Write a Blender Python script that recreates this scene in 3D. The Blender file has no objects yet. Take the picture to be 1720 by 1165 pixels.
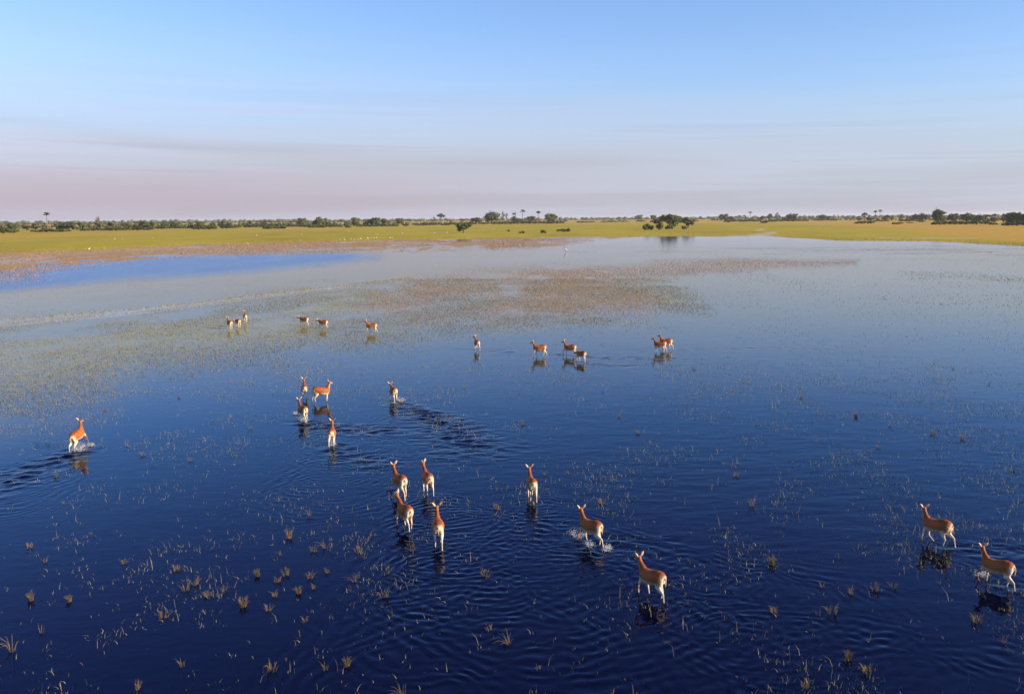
import bpy, bmesh, math, random
import numpy as np
from mathutils import Matrix, Vector, Euler

random.seed(7)
RNG = np.random.default_rng(7)
S = bpy.context.scene
COL = S.collection
R = math.radians

# ------------------------------------------------------------------ camera
CAM_H = 9.0
FPX = 1490.0                      # focal length in pixels of the 1720 px wide photograph
PITCH = math.atan((582.5 - 367.0) / FPX)
ROLL = R(0.43)
CAM_ROT = (Matrix.Rotation(R(90) - PITCH, 3, 'X') @ Matrix.Rotation(-ROLL, 3, 'Z'))
cam_data = bpy.data.cameras.new('camera')
cam_data.sensor_width = 36.0
cam_data.lens = 36.0 * FPX / 1720.0
cam_data.clip_start = 0.1
cam_data.clip_end = 60000
cam = bpy.data.objects.new('camera', cam_data)
COL.objects.link(cam)
cam.matrix_world = Matrix.Translation((0, 0, CAM_H)) @ CAM_ROT.to_4x4()
S.camera = cam

# ------------------------------------------------------------------ sky
SUN_AZ = R(109)                   # clockwise from +Y: the sun stands low on the right, behind the camera
SUN_EL = R(19)
W = bpy.data.worlds.new('World')
S.world = W
W.use_nodes = True
wt = W.node_tree
wt.nodes.clear()
def wn(t, **kw):
    n = wt.nodes.new(t)
    for k, v in kw.items(): setattr(n, k, v)
    return n
def wl(a, b): wt.links.new(a, b)
sky = wn('ShaderNodeTexSky', sky_type='NISHITA', sun_disc=False, sun_elevation=SUN_EL, sun_rotation=SUN_AZ,
         air_density=1.0, dust_density=0.25, ozone_density=4.0, altitude=0)
hs = wn('ShaderNodeMix', data_type='RGBA', blend_type='MULTIPLY'); hs.inputs[0].default_value = 1.0      # camera white balance
hs.inputs[7].default_value = (1.29, 1.23, 1.37, 1)
wl(sky.outputs[0], hs.inputs[6])
tc = wn('ShaderNodeTexCoord')
sep = wn('ShaderNodeSeparateXYZ'); wl(tc.outputs['Generated'], sep.inputs[0])
def wm(op, a, b=None, c=None):
    n = wn('ShaderNodeMath', operation=op)
    for i, v in enumerate((a, b, c)):
        if v is None: continue
        if isinstance(v, (int, float)): n.inputs[i].default_value = v
        else: wl(v, n.inputs[i])
    return n.outputs[0]
def wmr(v, a, b, c=0.0, d=1.0, smooth=True):
    n = wn('ShaderNodeMapRange', interpolation_type='SMOOTHSTEP' if smooth else 'LINEAR')
    wl(v, n.inputs[0])
    for i, x in enumerate((a, b, c, d)): n.inputs[1 + i].default_value = x
    return n.outputs[0]
def wmix(f, a, b):
    n = wn('ShaderNodeMix', data_type='RGBA')
    if isinstance(f, (int, float)): n.inputs[0].default_value = f
    else: wl(f, n.inputs[0])
    for i, v in ((6, a), (7, b)):
        if isinstance(v, tuple): n.inputs[i].default_value = v + (1,)
        else: wl(v, n.inputs[i])
    return n.outputs[2]
# smoke haze lying in long flat layers above the horizon
cmb = wn('ShaderNodeCombineXYZ')
wl(wm('MULTIPLY', sep.outputs[0], 1.3), cmb.inputs[0]); wl(wm('MULTIPLY', sep.outputs[1], 1.3), cmb.inputs[1]); wl(wm('MULTIPLY', sep.outputs[2], 34.0), cmb.inputs[2])
nz = wn('ShaderNodeTexNoise'); nz.inputs['Scale'].default_value = 1.0; nz.inputs['Detail'].default_value = 4; nz.inputs['Roughness'].default_value = 0.55
wl(cmb.outputs[0], nz.inputs['Vector'])
lay = nz.outputs[0]
left = wmr(sep.outputs[0], 0.45, -0.55)                      # smoke is thicker towards the left of the view
elev = wm('ADD', sep.outputs[2], wm('MULTIPLY', wm('SUBTRACT', lay, 0.5), 0.075))
topz = wm('ADD', wm('MULTIPLY', left, 0.035), 0.165)
h = wm('SUBTRACT', 1.0, wm('DIVIDE', elev, topz))
haze_f = wm('MULTIPLY', wmr(h, -0.15, 0.95), 0.93)
haze_c = wmix(left, (0.330, 0.350, 0.430), (0.345, 0.310, 0.385))
band = wm('MULTIPLY', wmr(sep.outputs[2], 0.062, 0.040), wmr(left, 0.25, 1.0))      # the low pinkish layer
haze_c = wmix(wm('MULTIPLY', band, 0.85), haze_c, (0.305, 0.250, 0.312))
haze_c = wmix(wmr(sep.outputs[2], 0.022, 0.0, 0.0, 0.55), haze_c, (0.345, 0.345, 0.425))
dark = wmr(lay, 0.52, 0.68)
haze_c = wmix(wm('MULTIPLY', dark, 0.35), haze_c, (0.225, 0.20, 0.24))
cmb2 = wn('ShaderNodeCombineXYZ')                            # thin drawn-out streaks
wl(wm('MULTIPLY', sep.outputs[0], 2.2), cmb2.inputs[0]); wl(wm('MULTIPLY', sep.outputs[1], 2.2), cmb2.inputs[1])
wl(wm('MULTIPLY', wm('ADD', sep.outputs[2], wm('MULTIPLY', sep.outputs[0], 0.02)), 95.0), cmb2.inputs[2])
nz2 = wn('ShaderNodeTexNoise'); nz2.inputs['Scale'].default_value = 1.0; nz2.inputs['Detail'].default_value = 3
wl(cmb2.outputs[0], nz2.inputs['Vector'])
thin = wm('MULTIPLY', wmr(nz2.outputs[0], 0.50, 0.72), wmr(sep.outputs[2], 0.015, 0.05))
off_x = wm('MAXIMUM', wm('SUBTRACT', wm('MULTIPLY', sep.outputs[0], -1.0), 0.15), 0.0)
mid_z = wm('ADD', wm('MULTIPLY', wm('POWER', off_x, 1.5), 0.20), 0.060)                # one long smoke streak that sinks to the right
dzz = wm('DIVIDE', wm('SUBTRACT', wm('ADD', sep.outputs[2], wm('MULTIPLY', wm('SUBTRACT', nz2.outputs[0], .5), .014)), mid_z), 0.010)
strk = wm('MULTIPLY', wm('DIVIDE', 1.0, wm('ADD', 1.0, wm('MULTIPLY', dzz, dzz))), wmr(sep.outputs[0], 0.30, 0.0))
haze_c = wmix(wm('MULTIPLY', strk, 0.42), haze_c, (0.250, 0.215, 0.225))
haze_c = wmix(wm('MULTIPLY', thin, 0.42), haze_c, (0.225, 0.195, 0.225))
# the haze colours are in picture units: scale them to the brightness of the sky texture
SKY_STR = 0.078
bg = wn('ShaderNodeBackground'); out = wn('ShaderNodeOutputWorld')
unit = wn('ShaderNodeMix', data_type='RGBA', blend_type='MULTIPLY'); unit.inputs[0].default_value = 1.0
unit.inputs[7].default_value = (0.79 / SKY_STR, 0.79 / SKY_STR, 0.79 / SKY_STR, 1)
wl(haze_c, unit.inputs[6])
skyc = wmix(haze_f, hs.outputs[2], unit.outputs[2])
wl(skyc, bg.inputs[0]); bg.inputs[1].default_value = SKY_STR
wl(bg.outputs[0], out.inputs[0])

# ------------------------------------------------------------------ sun, exposure
sun_d = bpy.data.lights.new('sun', 'SUN')
sun_d.energy = 5.0
sun_d.angle = R(0.53)
sun_d.color = (1.0, 0.78, 0.52)
sun = bpy.data.objects.new('sun', sun_d)
COL.objects.link(sun)
SUN_VEC = Vector((math.sin(SUN_AZ) * math.cos(SUN_EL), math.cos(SUN_AZ) * math.cos(SUN_EL), math.sin(SUN_EL)))
sun.rotation_euler = SUN_VEC.to_track_quat('Z', 'Y').to_euler()
S.view_settings.view_transform = 'Standard'
S.view_settings.look = 'None'
S.view_settings.gamma = 1.0
S.view_settings.use_curve_mapping = False
S.view_settings.exposure = 1.03
S.cycles.max_bounces = 6
S.cycles.volume_bounces = 0
S.cycles.caustics_reflective = False
S.cycles.caustics_refractive = False

# ------------------------------------------------------------------ helpers
CR = np.array(CAM_ROT)
def ground(px, py, z=0.0):
    """world point at height z that the photograph shows at pixel (px, py)"""
    d = CR @ np.array(((px - 860.0) / FPX, -(py - 582.5) / FPX, -1.0))
    t = (z - CAM_H) / d[2]
    return np.array((d[0] * t, d[1] * t, z))
def project(P):
    """photograph pixel of world points (n,3)"""
    q = (np.asarray(P, float) - np.array((0, 0, CAM_H))) @ CR
    w = np.minimum(q[:, 2], -1e-3)
    return np.stack((860 + FPX * q[:, 0] / -w, 582.5 - FPX * q[:, 1] / -w), 1)
def horizon_y(px): return 367.0 - (px - 860.0) * math.tan(ROLL)
def sst(a, b, x):
    t = np.clip((np.asarray(x, float) - a) / (b - a), 0, 1)
    return t * t * (3 - 2 * t)
def hash2(ix, iy, s):
    n = (ix * 374761393 + iy * 668265263 + s * 974634977) & 0x7fffffff
    n = ((n ^ (n >> 13)) * 1274126177) & 0x7fffffff
    return ((n ^ (n >> 16)) & 0xffff) / 65535.0
def vnoise(x, y, s=0):
    x = np.asarray(x, float); y = np.asarray(y, float)
    ix = np.floor(x).astype(np.int64); iy = np.floor(y).astype(np.int64)
    fx = x - ix; fy = y - iy
    fx = fx * fx * (3 - 2 * fx); fy = fy * fy * (3 - 2 * fy)
    a = hash2(ix, iy, s); b = hash2(ix + 1, iy, s); c = hash2(ix, iy + 1, s); d = hash2(ix + 1, iy + 1, s)
    return (a * (1 - fx) + b * fx) * (1 - fy) + (c * (1 - fx) + d * fx) * fy
def fbm(x, y, s=0, o=4):
    v = 0; a = 0.5; t = 0
    for i in range(o):
        v = v + a * vnoise(x * 2 ** i, y * 2 ** i, s + i * 17); t += a; a *= 0.5
    return v / t
def mesh_np(name, V, F, attr=None, smooth=False):
    """mesh from numpy vertices and faces (all faces the same size)"""
    V = np.ascontiguousarray(V, np.float32); F = np.ascontiguousarray(F, np.int32)
    me = bpy.data.meshes.new(name)
    k = F.shape[1]
    me.vertices.add(len(V)); me.vertices.foreach_set('co', V.ravel())
    me.loops.add(F.size); me.loops.foreach_set('vertex_index', F.ravel())
    me.polygons.add(len(F)); me.polygons.foreach_set('loop_start', np.arange(0, F.size, k, dtype=np.int32))
    me.update(calc_edges=True)
    if smooth: me.polygons.foreach_set('use_smooth', np.ones(len(F), bool))
    if attr:
        for an, (ty, arr) in attr.items():
            a = me.attributes.new(an, ty, 'POINT')
            a.data.foreach_set('color' if ty == 'FLOAT_COLOR' else 'value', np.ascontiguousarray(arr, np.float32).ravel())
    return me
def obj(name, me, mat, parent=None):
    o = bpy.data.objects.new(name, me)
    COL.objects.link(o)
    if mat is not None and len(me.materials) == 0: me.materials.append(mat)
    if parent is not None: o.parent = parent
    return o
def empty(name, loc, rz=0.0, s=1.0):
    o = bpy.data.objects.new(name, None)
    COL.objects.link(o)
    o.location = loc; o.rotation_euler = (0, 0, rz)
    o.scale = (s, s, s) if isinstance(s, (int, float)) else s
    o.empty_display_size = 0.2
    return o
def tag(o, label=None, cat=None, group=None, kind=None):
    if label: o['label'] = label
    if cat: o['category'] = cat
    if group: o['group'] = group
    if kind: o['kind'] = kind
    return o
class Mat:
    """small wrapper that keeps node building short"""
    def __init__(s, name, rough=0.8, spec=0.3):
        s.m = bpy.data.materials.new(name); s.m.use_nodes = True
        s.t = s.m.node_tree; s.b = s.t.nodes['Principled BSDF']
        s.b.inputs['Roughness'].default_value = rough
        s.b.inputs['Specular IOR Level'].default_value = spec
    def n(s, t, ins=None, **kw):
        x = s.t.nodes.new(t)
        for k, v in kw.items(): setattr(x, k, v)
        for k, v in (ins or {}).items():
            if hasattr(v, 'links'): s.t.links.new(v, x.inputs[k])
            else: x.inputs[k].default_value = v
        return x
    def l(s, a, k): s.t.links.new(a, s.b.inputs[k])
    def mix(s, f, a, b, blend='MIX'):
        x = s.t.nodes.new('ShaderNodeMix'); x.data_type = 'RGBA'; x.blend_type = blend
        for i, v in ((0, f), (6, a), (7, b)):
            if hasattr(v, 'links'): s.t.links.new(v, x.inputs[i])
            else: x.inputs[i].default_value = v if i == 0 else tuple(v) + (1,)
        return x.outputs[2]
    def math(s, op, a, b=0.0):
        x = s.t.nodes.new('ShaderNodeMath'); x.operation = op
        for i, v in enumerate((a, b)):
            if hasattr(v, 'links'): s.t.links.new(v, x.inputs[i])
            else: x.inputs[i].default_value = v
        return x.outputs[0]
    def mr(s, v, a, b, c=0.0, d=1.0):
        x = s.t.nodes.new('ShaderNodeMapRange'); x.interpolation_type = 'SMOOTHSTEP'
        s.t.links.new(v, x.inputs[0])
        for i, q in enumerate((a, b, c, d)): x.inputs[1 + i].default_value = q
        return x.outputs[0]
    def attr(s, name):
        return s.n('ShaderNodeAttribute', attribute_name=name).outputs
    def noise(s, vec, scale, detail=3, rough=0.5):
        return s.n('ShaderNodeTexNoise', {'Vector': vec, 'Scale': scale, 'Detail': detail, 'Roughness': rough}).outputs[0]
    def pos(s, scale=(1, 1, 1), obj_space=False):
        src = s.n('ShaderNodeTexCoord').outputs['Object'] if obj_space else s.n('ShaderNodeNewGeometry').outputs['Position']
        return s.n('ShaderNodeMapping', {'Vector': src, 'Scale': scale}).outputs[0]
    def bump(s, h, strength, dist):
        return s.n('ShaderNodeBump', {'Height': h, 'Strength': strength, 'Distance': dist}).outputs[0]

# ------------------------------------------------------------------ where the antelopes stand (used by the water too)
# px, py of the middle between the feet at the water line, heading (0 right, 90 away, 180 left), pose, scale, wake
HERD = [
 dict(p=(136, 752), h=84, pose='gallop', s=1.0, wake='run', label='antelope galloping alone through spray at the far left of the water'),
 dict(p=(512, 668), h=104, pose='walk_b', s=.97, hy=10, label='antelope seen from behind, just left of the orange side-on antelope'),
 dict(p=(541, 673), h=12, pose='stand', s=1.0, hy=35, label='bright orange antelope standing side-on, facing right, its whole flank sunlit'),
 dict(p=(509, 706), h=124, pose='trot', s=.97, wake='run', label='antelope trotting away with spray at its feet, below the side-on orange antelope'),
 dict(p=(661, 673), h=112, pose='trot_low', s=1.0, wake='run', label='antelope with lowered head trotting away alone, dark churned wake behind it'),
 dict(p=(558, 746), h=96, pose='walk_a', s=.95, wake='run', label='pale-rumped antelope seen from behind, alone at the end of a dark wake'),
 dict(p=(671, 831), h=122, pose='stride', s=1.0, hy=12, wake='walk', label='antelope in long stride, rear left of the bunch of four'),
 dict(p=(718, 826), h=110, pose='walk_b', s=.97, hy=45, wake='walk', label='antelope with head turned left, rear right of the bunch of four'),
 dict(p=(680, 884), h=122, pose='walk_a', s=.97, hy=50, wake='walk', label='antelope looking left, front left of the bunch of four'),
 dict(p=(736, 912), h=97, pose='walk_c', s=1.0, hy=5, wake='walk', label='large antelope seen squarely from behind, nearest of the bunch of four'),
 dict(p=(893, 836), h=98, pose='walk_b', s=.97, hy=5, wake='walk', label='antelope seen from behind, alone to the right of the bunch of four'),
 dict(p=(992, 911), h=130, pose='stride', s=.95, hy=-20, wake='run', label='antelope striding left with splashing feet in the middle foreground'),
 dict(p=(1094, 1000), h=129, pose='walk_a', s=.93, hy=-5, wake='walk', label='antelope wading left, the nearest one to the bottom edge'),
 dict(p=(1571, 910), h=130, pose='walk_c', s=.95, hy=-40, wake='walk', label='antelope on the right with dark ear tips, standing above its dark reflection'),
 dict(p=(1672, 981), h=127, pose='walk_d', s=.91, hy=-32, wake='walk', label='antelope at the right edge lifting a splashing foreleg'),
 dict(p=(801, 587), h=108, pose='walk_b', s=.95, hy=40, wake='line', label='small antelope alone, left of the group of three in the middle distance'),
 dict(p=(906, 597), h=176, pose='walk_a', s=1.0, hy=0, label='antelope side-on facing left above a clear orange reflection'),
 dict(p=(957, 596), h=160, pose='walk_d', s=.97, hy=10, wake='line', label='dark-sided antelope facing left, partly hidden behind a smaller one'),
 dict(p=(976, 606), h=132, pose='graze', s=.9, hy=0, wake='line', label='smaller antelope with head down in front of a dark-sided one'),
 dict(p=(1108, 590), h=165, pose='walk_b', s=.97, hy=10, label='front antelope of the overlapping pair facing left'),
 dict(p=(1118, 586), h=165, pose='walk_c', s=1.0, hy=5, wake='line', label='hind antelope of the overlapping pair facing left'),
 dict(p=(386, 552), h=128, pose='walk_a', s=.97, hy=0, label='leftmost antelope of the far trio of three'),
 dict(p=(400, 549), h=128, pose='graze', s=.95, hy=0, wake='line', label='middle antelope of the far trio of three, head lowered'),
 dict(p=(412, 541), h=112, pose='walk_c', s=1.0, hy=0, wake='line', label='rightmost and farthest antelope of the far trio of three'),
 dict(p=(511, 546), h=160, pose='low', s=.97, hy=0, wake='line', label='left antelope of the far pair with lowered heads'),
 dict(p=(543, 551), h=162, pose='low', s=.95, hy=0, wake='line', label='right antelope of the far pair with lowered heads'),
 dict(p=(624, 558), h=176, pose='walk_a', s=1.0, hy=0, label='far antelope side-on facing left by the brown grass patch'),
]
for d in HERD: d['w'] = ground(*d['p']); d['s'] *= .90

# ------------------------------------------------------------------ ground and water sheets
SHORE = [(-900, 452), (-400, 436), (0, 424), (60, 422.5), (130, 420.5), (200, 418), (330, 412), (480, 408), (600, 405), (760, 401.5), (900, 399.3), (1010, 398.0),
         (1100, 397.3), (1230, 396.4), (1285, 395.6), (1296, 396.6), (1330, 399), (1380, 402), (1420, 404.5), (1480, 404.6), (1560, 404.3), (1610, 406.2), (1640, 409),
         (1690, 411.5), (1720, 413.5), (1900, 424), (2400, 450)]
MUD = [(-900, 560), (-300, 492), (0, 470), (60, 464), (110, 452), (160, 441), (230, 436), (350, 431.5), (470, 428.5), (600, 426.5), (700, 424), (800, 421),
       (900, 417.5), (960, 411), (1010, 404), (1060, 398), (1300, 396)]
shx = np.array([p[0] for p in SHORE], float); shy = np.array([p[1] for p in SHORE], float)
mux = np.array([p[0] for p in MUD], float); muy = np.array([p[1] for p in MUD], float)

def fan(thetas, radii):
    T, RR = np.meshgrid(thetas, radii)
    X = RR * np.sin(T); Y = RR * np.cos(T)
    nr, nc = T.shape
    i = np.arange(nr - 1)[:, None] * nc + np.arange(nc - 1)[None, :]
    F = np.stack((i, i + 1, i + nc + 1, i + nc), -1).reshape(-1, 4)
    return X.ravel(), Y.ravel(), F

def land_level(X, Y):
    """height of the ground: a shallow pan bed, wet mud flats and the meadow behind the shore"""
    P = project(np.stack((X, Y, np.zeros_like(X)), 1))
    front = Y > 20
    n = fbm(X / 26, Y / 60, 3) - 0.5
    n2 = fbm(X / 9, Y / 20, 9) - 0.5
    edge = np.interp(P[:, 0], shx, shy) + n * 3.0
    mud = np.interp(P[:, 0], mux, muy) + n * 8.0
    dy = edge - P[:, 1]                                            # > 0 is meadow
    dm = mud - P[:, 1]
    z = np.full_like(X, -0.45)
    z = np.where(dm > -6, -0.45 + 0.40 * sst(-6, 2, dm), z)         # shelves up to the mud flat
    z = np.where(dm > 0, -0.032 + 0.13 * n + 0.22 * n2, z)
    z = np.where(dy > -0.8, np.maximum(z, -0.06 + 0.16 * sst(-0.8, 0.8, dy) + 0.06 * n2), z)
    z = np.where(dy > 0.5, 0.10 + 0.35 * sst(0.5, 14, dy) + 0.25 * n * sst(0.5, 5, dy), z)
    z = np.where(front, z, -0.45)
    return z, np.where(front, dy, -99), np.where(front, dm, -99), P

def inside_soft(P, pts, soft):
    """1 inside the pixel polygon, fading over 'soft' pixels"""
    pts = np.asarray(pts, float); x = P[:, 0]; y = P[:, 1]
    c = np.zeros(len(P), bool); d = np.full(len(P), 1e9)
    for a, b in zip(pts, np.roll(pts, -1, 0)):
        cr = ((a[1] > y) != (b[1] > y)) & (x < (b[0] - a[0]) * (y - a[1]) / (b[1] - a[1] + 1e-9) + a[0])
        c ^= cr
        e = b - a; t = np.clip(((x - a[0]) * e[0] + (y - a[1]) * e[1]) / (e @ e + 1e-9), 0, 1)
        d = np.minimum(d, np.hypot(x - a[0] - t * e[0], (y - a[1] - t * e[1]) * 1.0))
    return sst(-soft, soft, np.where(c, d, -d))

th_g = np.concatenate((np.radians(np.linspace(-180, -42, 24)), np.radians(np.linspace(-40, 40, 320)), np.radians(np.linspace(42, 180, 24))))
rr_g = np.concatenate(([1.0, 20, 60, 90], np.geomspace(110, 700, 260), np.geomspace(720, 9000, 60)))
gx, gy, gF = fan(th_g, rr_g)
gz, gdy, gdm, gP = land_level(gx, gy)
dry = sst(0.40, 0.80, fbm(gx / 170, gy / 420, 21) * 0.5 + 0.16
          + 0.50 * sst(1430, 1720, gP[:, 0]) * sst(3, 14, gdy) + 0.26 * sst(16, 26, gdy) - 0.12 * sst(6, 0, gdy))
dry = np.clip(dry * sst(1.0, 4, gdy) + 0.45 * inside_soft(gP, [(180, 414), (330, 409), (560, 403), (560, 409), (330, 416), (180, 422)], 5), 0, 1)
marsh = sst(1.5, -2.5, gdy + (fbm(gx / 20, gy / 60, 5) - .5) * 4)
shore_pale = np.maximum(inside_soft(gP, [(1300, 396.6), (1440, 399.0), (1640, 401.0), (1640, 402.2), (1440, 400.8), (1300, 398.6)], 1.0) * sst(.35, .6, fbm(gx / 15, gy / 40, 88)),
                        inside_soft(gP, [(1190, 398.5), (1240, 395.5), (1278, 392.0), (1290, 390.0), (1303, 390.5), (1304, 393.0), (1290, 396.0)], 1.0))
track = inside_soft(gP, [(1268, 387.5), (1278, 386.2), (1283, 383.5), (1287, 382), (1284, 385.5), (1281, 388), (1272, 389)], 0.9)
ground_me = mesh_np('ground', np.stack((gx, gy, gz), 1), gF,
                    {'dry': ('FLOAT', dry), 'marsh': ('FLOAT', marsh), 'track': ('FLOAT', np.maximum(track, shore_pale * .8))}, True)
M = Mat('meadow', 0.95, 0.1)
p1 = M.pos((0.05, 0.02, 0.05)); p2 = M.pos((0.35, 0.12, 0.35)); p3 = M.pos((2.2, 1.2, 2.2))
nA = M.noise(p1, 1.0, 5, 0.6); nB = M.noise(p2, 1.0, 4, 0.6); nC = M.noise(p3, 1.0, 3, 0.6)
green = M.mix(M.mr(nA, 0.35, 0.65), (0.300, 0.252, 0.020), (0.365, 0.290, 0.030))
green = M.mix(M.mr(nB, 0.45, 0.75, 0, 0.6), green, (0.235, 0.225, 0.020))
straw = M.mix(M.mr(nB, 0.3, 0.7), (0.360, 0.225, 0.030), (0.440, 0.285, 0.055))
nD = M.noise(M.pos((0.012, 0.006, 0.01)), 1.0, 5, 0.65)
green = M.mix(M.mr(nD, 0.48, 0.62, 0, 0.45), green, (0.200, 0.150, 0.024))
dryf = M.math('ADD', M.attr('dry')[2], M.math('MULTIPLY', M.math('SUBTRACT', M.math('ADD', M.math('MULTIPLY', nB, 0.5), M.math('MULTIPLY', nD, 0.9)), 0.7), 0.8))
col = M.mix(M.mr(dryf, 0.2, 0.8), green, straw)
mudc = M.mix(M.mr(nC, 0.3, 0.7), (0.340, 0.238, 0.150), (0.265, 0.192, 0.105))
mudc = M.mix(M.mr(nB, 0.5, 0.7, 0, 0.5), mudc, (0.300, 0.215, 0.165))
col = M.mix(M.attr('marsh')[2], col, mudc)
col = M.mix(M.attr('track')[2], col, (0.42, 0.36, 0.22))
M.l(col, 'Base Color')
M.l(M.bump(nC, 0.6, 0.3), 'Normal')
g = tag(obj('ground', ground_me, M.m), kind='structure')

# water: the surface is really displaced by the rings and wakes the animals leave behind
th_w = np.concatenate((np.radians(np.linspace(-180, -38, 20)), np.radians(np.linspace(-36, 36, 560)), np.radians(np.linspace(38, 180, 20))))
rr_w = np.concatenate(([0.5, 4, 8], np.geomspace(11, 60, 740), np.geomspace(60.25, 112, 190), np.geomspace(113, 800, 130), np.geomspace(850, 9000, 12)))
wx, wy, wF = fan(th_w, rr_w)
wz = np.zeros_like(wx)
wr = np.hypot(wx, wy)
near = wr < 115
idx = np.where(near)[0]
nx_, ny_ = wx[idx], wy[idx]
hz = np.zeros(len(idx))
churn = np.zeros(len(idx))
def segdist(X, Y, pts):
    """distance to a polyline and the run length along it"""
    best = np.full(len(X), 1e9); run = np.zeros(len(X)); acc = 0.0
    for a, b in zip(pts, pts[1:]):
        e = b - a; L = np.hypot(*e)
        t = np.clip(((X - a[0]) * e[0] + (Y - a[1]) * e[1]) / (L * L), 0, 1)
        dd = np.hypot(X - a[0] - t * e[0], Y - a[1] - t * e[1])
        m = dd < best; best[m] = dd[m]; run[m] = acc + t[m] * L
        acc += L
    return best, run, acc
# slow rings spreading from where each animal has just walked, bent by a little noise
warp = (fbm(nx_ / 1.3, ny_ / 1.3, 33, 3) - .5) * 0.9
for q, d in enumerate(HERD):
    kind = d.get('wake')
    a = R(d['h'])
    if kind is None: n, amp, lam, step, c = 3, 0.0012, 0.30, 0.5, 0.30
    elif kind == 'walk': n, amp, lam, step, c = 17, 0.0029, 0.25, 0.55, 0.42
    elif kind == 'run': n, amp, lam, step, c = 12, 0.0034, 0.26, 0.60, 0.30
    else: n, amp, lam, step, c = 2, 0.0020, 0.40, 0.60, 0.12
    bend = (0.5 - hash2(np.int64(q), np.int64(3), 5)) * 0.06
    pos = np.array(d['w'][:2]); ang = a
    for k in range(n):
        jx, jy = (hash2(np.int64(q * 40 + k), np.int64(1), 1) - .5) * .4, (hash2(np.int64(q * 40 + k), np.int64(2), 1) - .5) * .4
        src = pos + (jx, jy)
        t = k * step
        rad = 0.25 + c * t
        m = (np.abs(nx_ - src[0]) < rad + 2.2) & (np.abs(ny_ - src[1]) < rad + 2.2)
        if m.any():
            dd = np.hypot(nx_[m] - src[0], ny_[m] - src[1]) + warp[m]
            env = np.exp(-((dd - rad) / (0.38 + 0.06 * t)) ** 2) * (1.0 / (1 + 0.10 * t))
            hz[m] += amp * env * np.cos(2 * math.pi * (dd - rad) / (lam * (1 + .03 * k)) + q)
        pos = pos - step * np.array((math.cos(ang), math.sin(ang)))
        ang += bend
# churned trails: the path each running animal took (pixels), width in metres, strength
TRAILS = [([(140, 755), (100, 770), (50, 790), (0, 812), (-60, 836)], .42, .95, 1.0), ([(663, 676), (690, 686), (722, 700), (760, 722), (790, 752)], .35, 1.3, 1.0), ([(508, 709), (540, 716), (580, 722), (640, 722)], .42, .9, .9),
          ([(560, 750), (590, 766), (630, 778)], .40, .9, .8), ([(796, 586), (815, 588), (855, 590)], .30, .45, .9), ([(938, 596), (990, 600), (1060, 601), (1150, 602)], .30, .35, .8), ([(968, 607), (1000, 611), (1060, 614)], .30, .40, .8),
          ([(1125, 587), (1200, 585), (1300, 583), (1400, 585)], .2, .4, .4), ([(388, 551), (425, 551), (445, 550)], .35, .4, .8), ([(408, 541), (425, 539)], .35, .4, .7), ([(503, 546), (520, 547), (542, 547)], .35, .4, .9), ([(538, 551), (575, 551), (600, 549)], .35, .4, .8),
          ([(1020, 922), (1050, 905), (1110, 915)], .3, .7, .35), ([(1600, 920), (1650, 925), (1720, 930)], .3, .9, .45), ([(1690, 985), (1750, 990)], .4, .8, .5), ([(985, 915), (1000, 935)], .5, .6, .4)]
for pts, w0, w1, k in TRAILS:
    pw = [ground(*p)[:2] for p in pts]
    dd, run, tot = segdist(nx_, ny_, pw)
    wd = 1.3 * (w0 + (w1 - w0) * run / tot)
    churn = np.maximum(churn, k * np.exp(-(dd / wd) ** 2) * (1 - .45 * run / tot))
# gentle wind ripple over the open part in front, stronger lower right; calm on the left
wp = project(np.stack((nx_, ny_, np.zeros_like(nx_)), 1))
calm = 0.28 + 0.72 * sst(520, 760, wp[:, 0] + (fbm(nx_ / 5, ny_ / 7, 31) - .5) * 500)
calm *= 0.35 + 0.65 * sst(600, 800, wp[:, 1])
rip = (fbm(nx_ * 1.5 + ny_ * .3, ny_ * 3.6 - nx_ * .4, 41, 3) - .5) * 0.010 + (fbm(nx_ * 0.7, ny_ * 1.4, 47, 2) - .5) * 0.009
hz += rip * calm
hz += churn * (fbm(nx_ * 2.2, ny_ * 3.6, 61, 2) - .5) * 0.165
wz[idx] = hz * sst(115, 95, wr[idx])
WP = project(np.stack((wx, wy, np.zeros_like(wx)), 1))
breeze = inside_soft(WP, [(-300, 505), (0, 489), (60, 483), (200, 470), (420, 456), (540, 445), (640, 433), (580, 424), (420, 425), (200, 430), (60, 444), (-300, 470)], 9)
breeze *= np.where(wy > 20, 1, 0)
breeze = np.clip(breeze * (0.6 + 0.85 * fbm(wx / 9, wy / 30, 77)), 0, 1)
BELT = [(-200, 560), (0, 545), (220, 527), (420, 503), (560, 482), (680, 470), (820, 455), (960, 452), (1130, 470), (1190, 520), (1080, 545), (900, 552), (760, 560), (680, 575), (420, 610), (250, 625), (120, 690), (0, 720), (-200, 730)]
BROWN1 = [(640, 488), (760, 462), (860, 455), (980, 457), (1080, 480), (1130, 515), (1050, 535), (880, 535), (720, 540), (600, 520)]
BROWN2 = [(840, 456), (960, 448), (1130, 440), (1290, 433), (1440, 438), (1440, 446), (1290, 450), (1150, 462), (1000, 472), (880, 474)]
CHAN = np.array([(-80, 548), (0, 537), (100, 529), (220, 520), (330, 508), (440, 494), (560, 481), (690, 466)], float)
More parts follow.
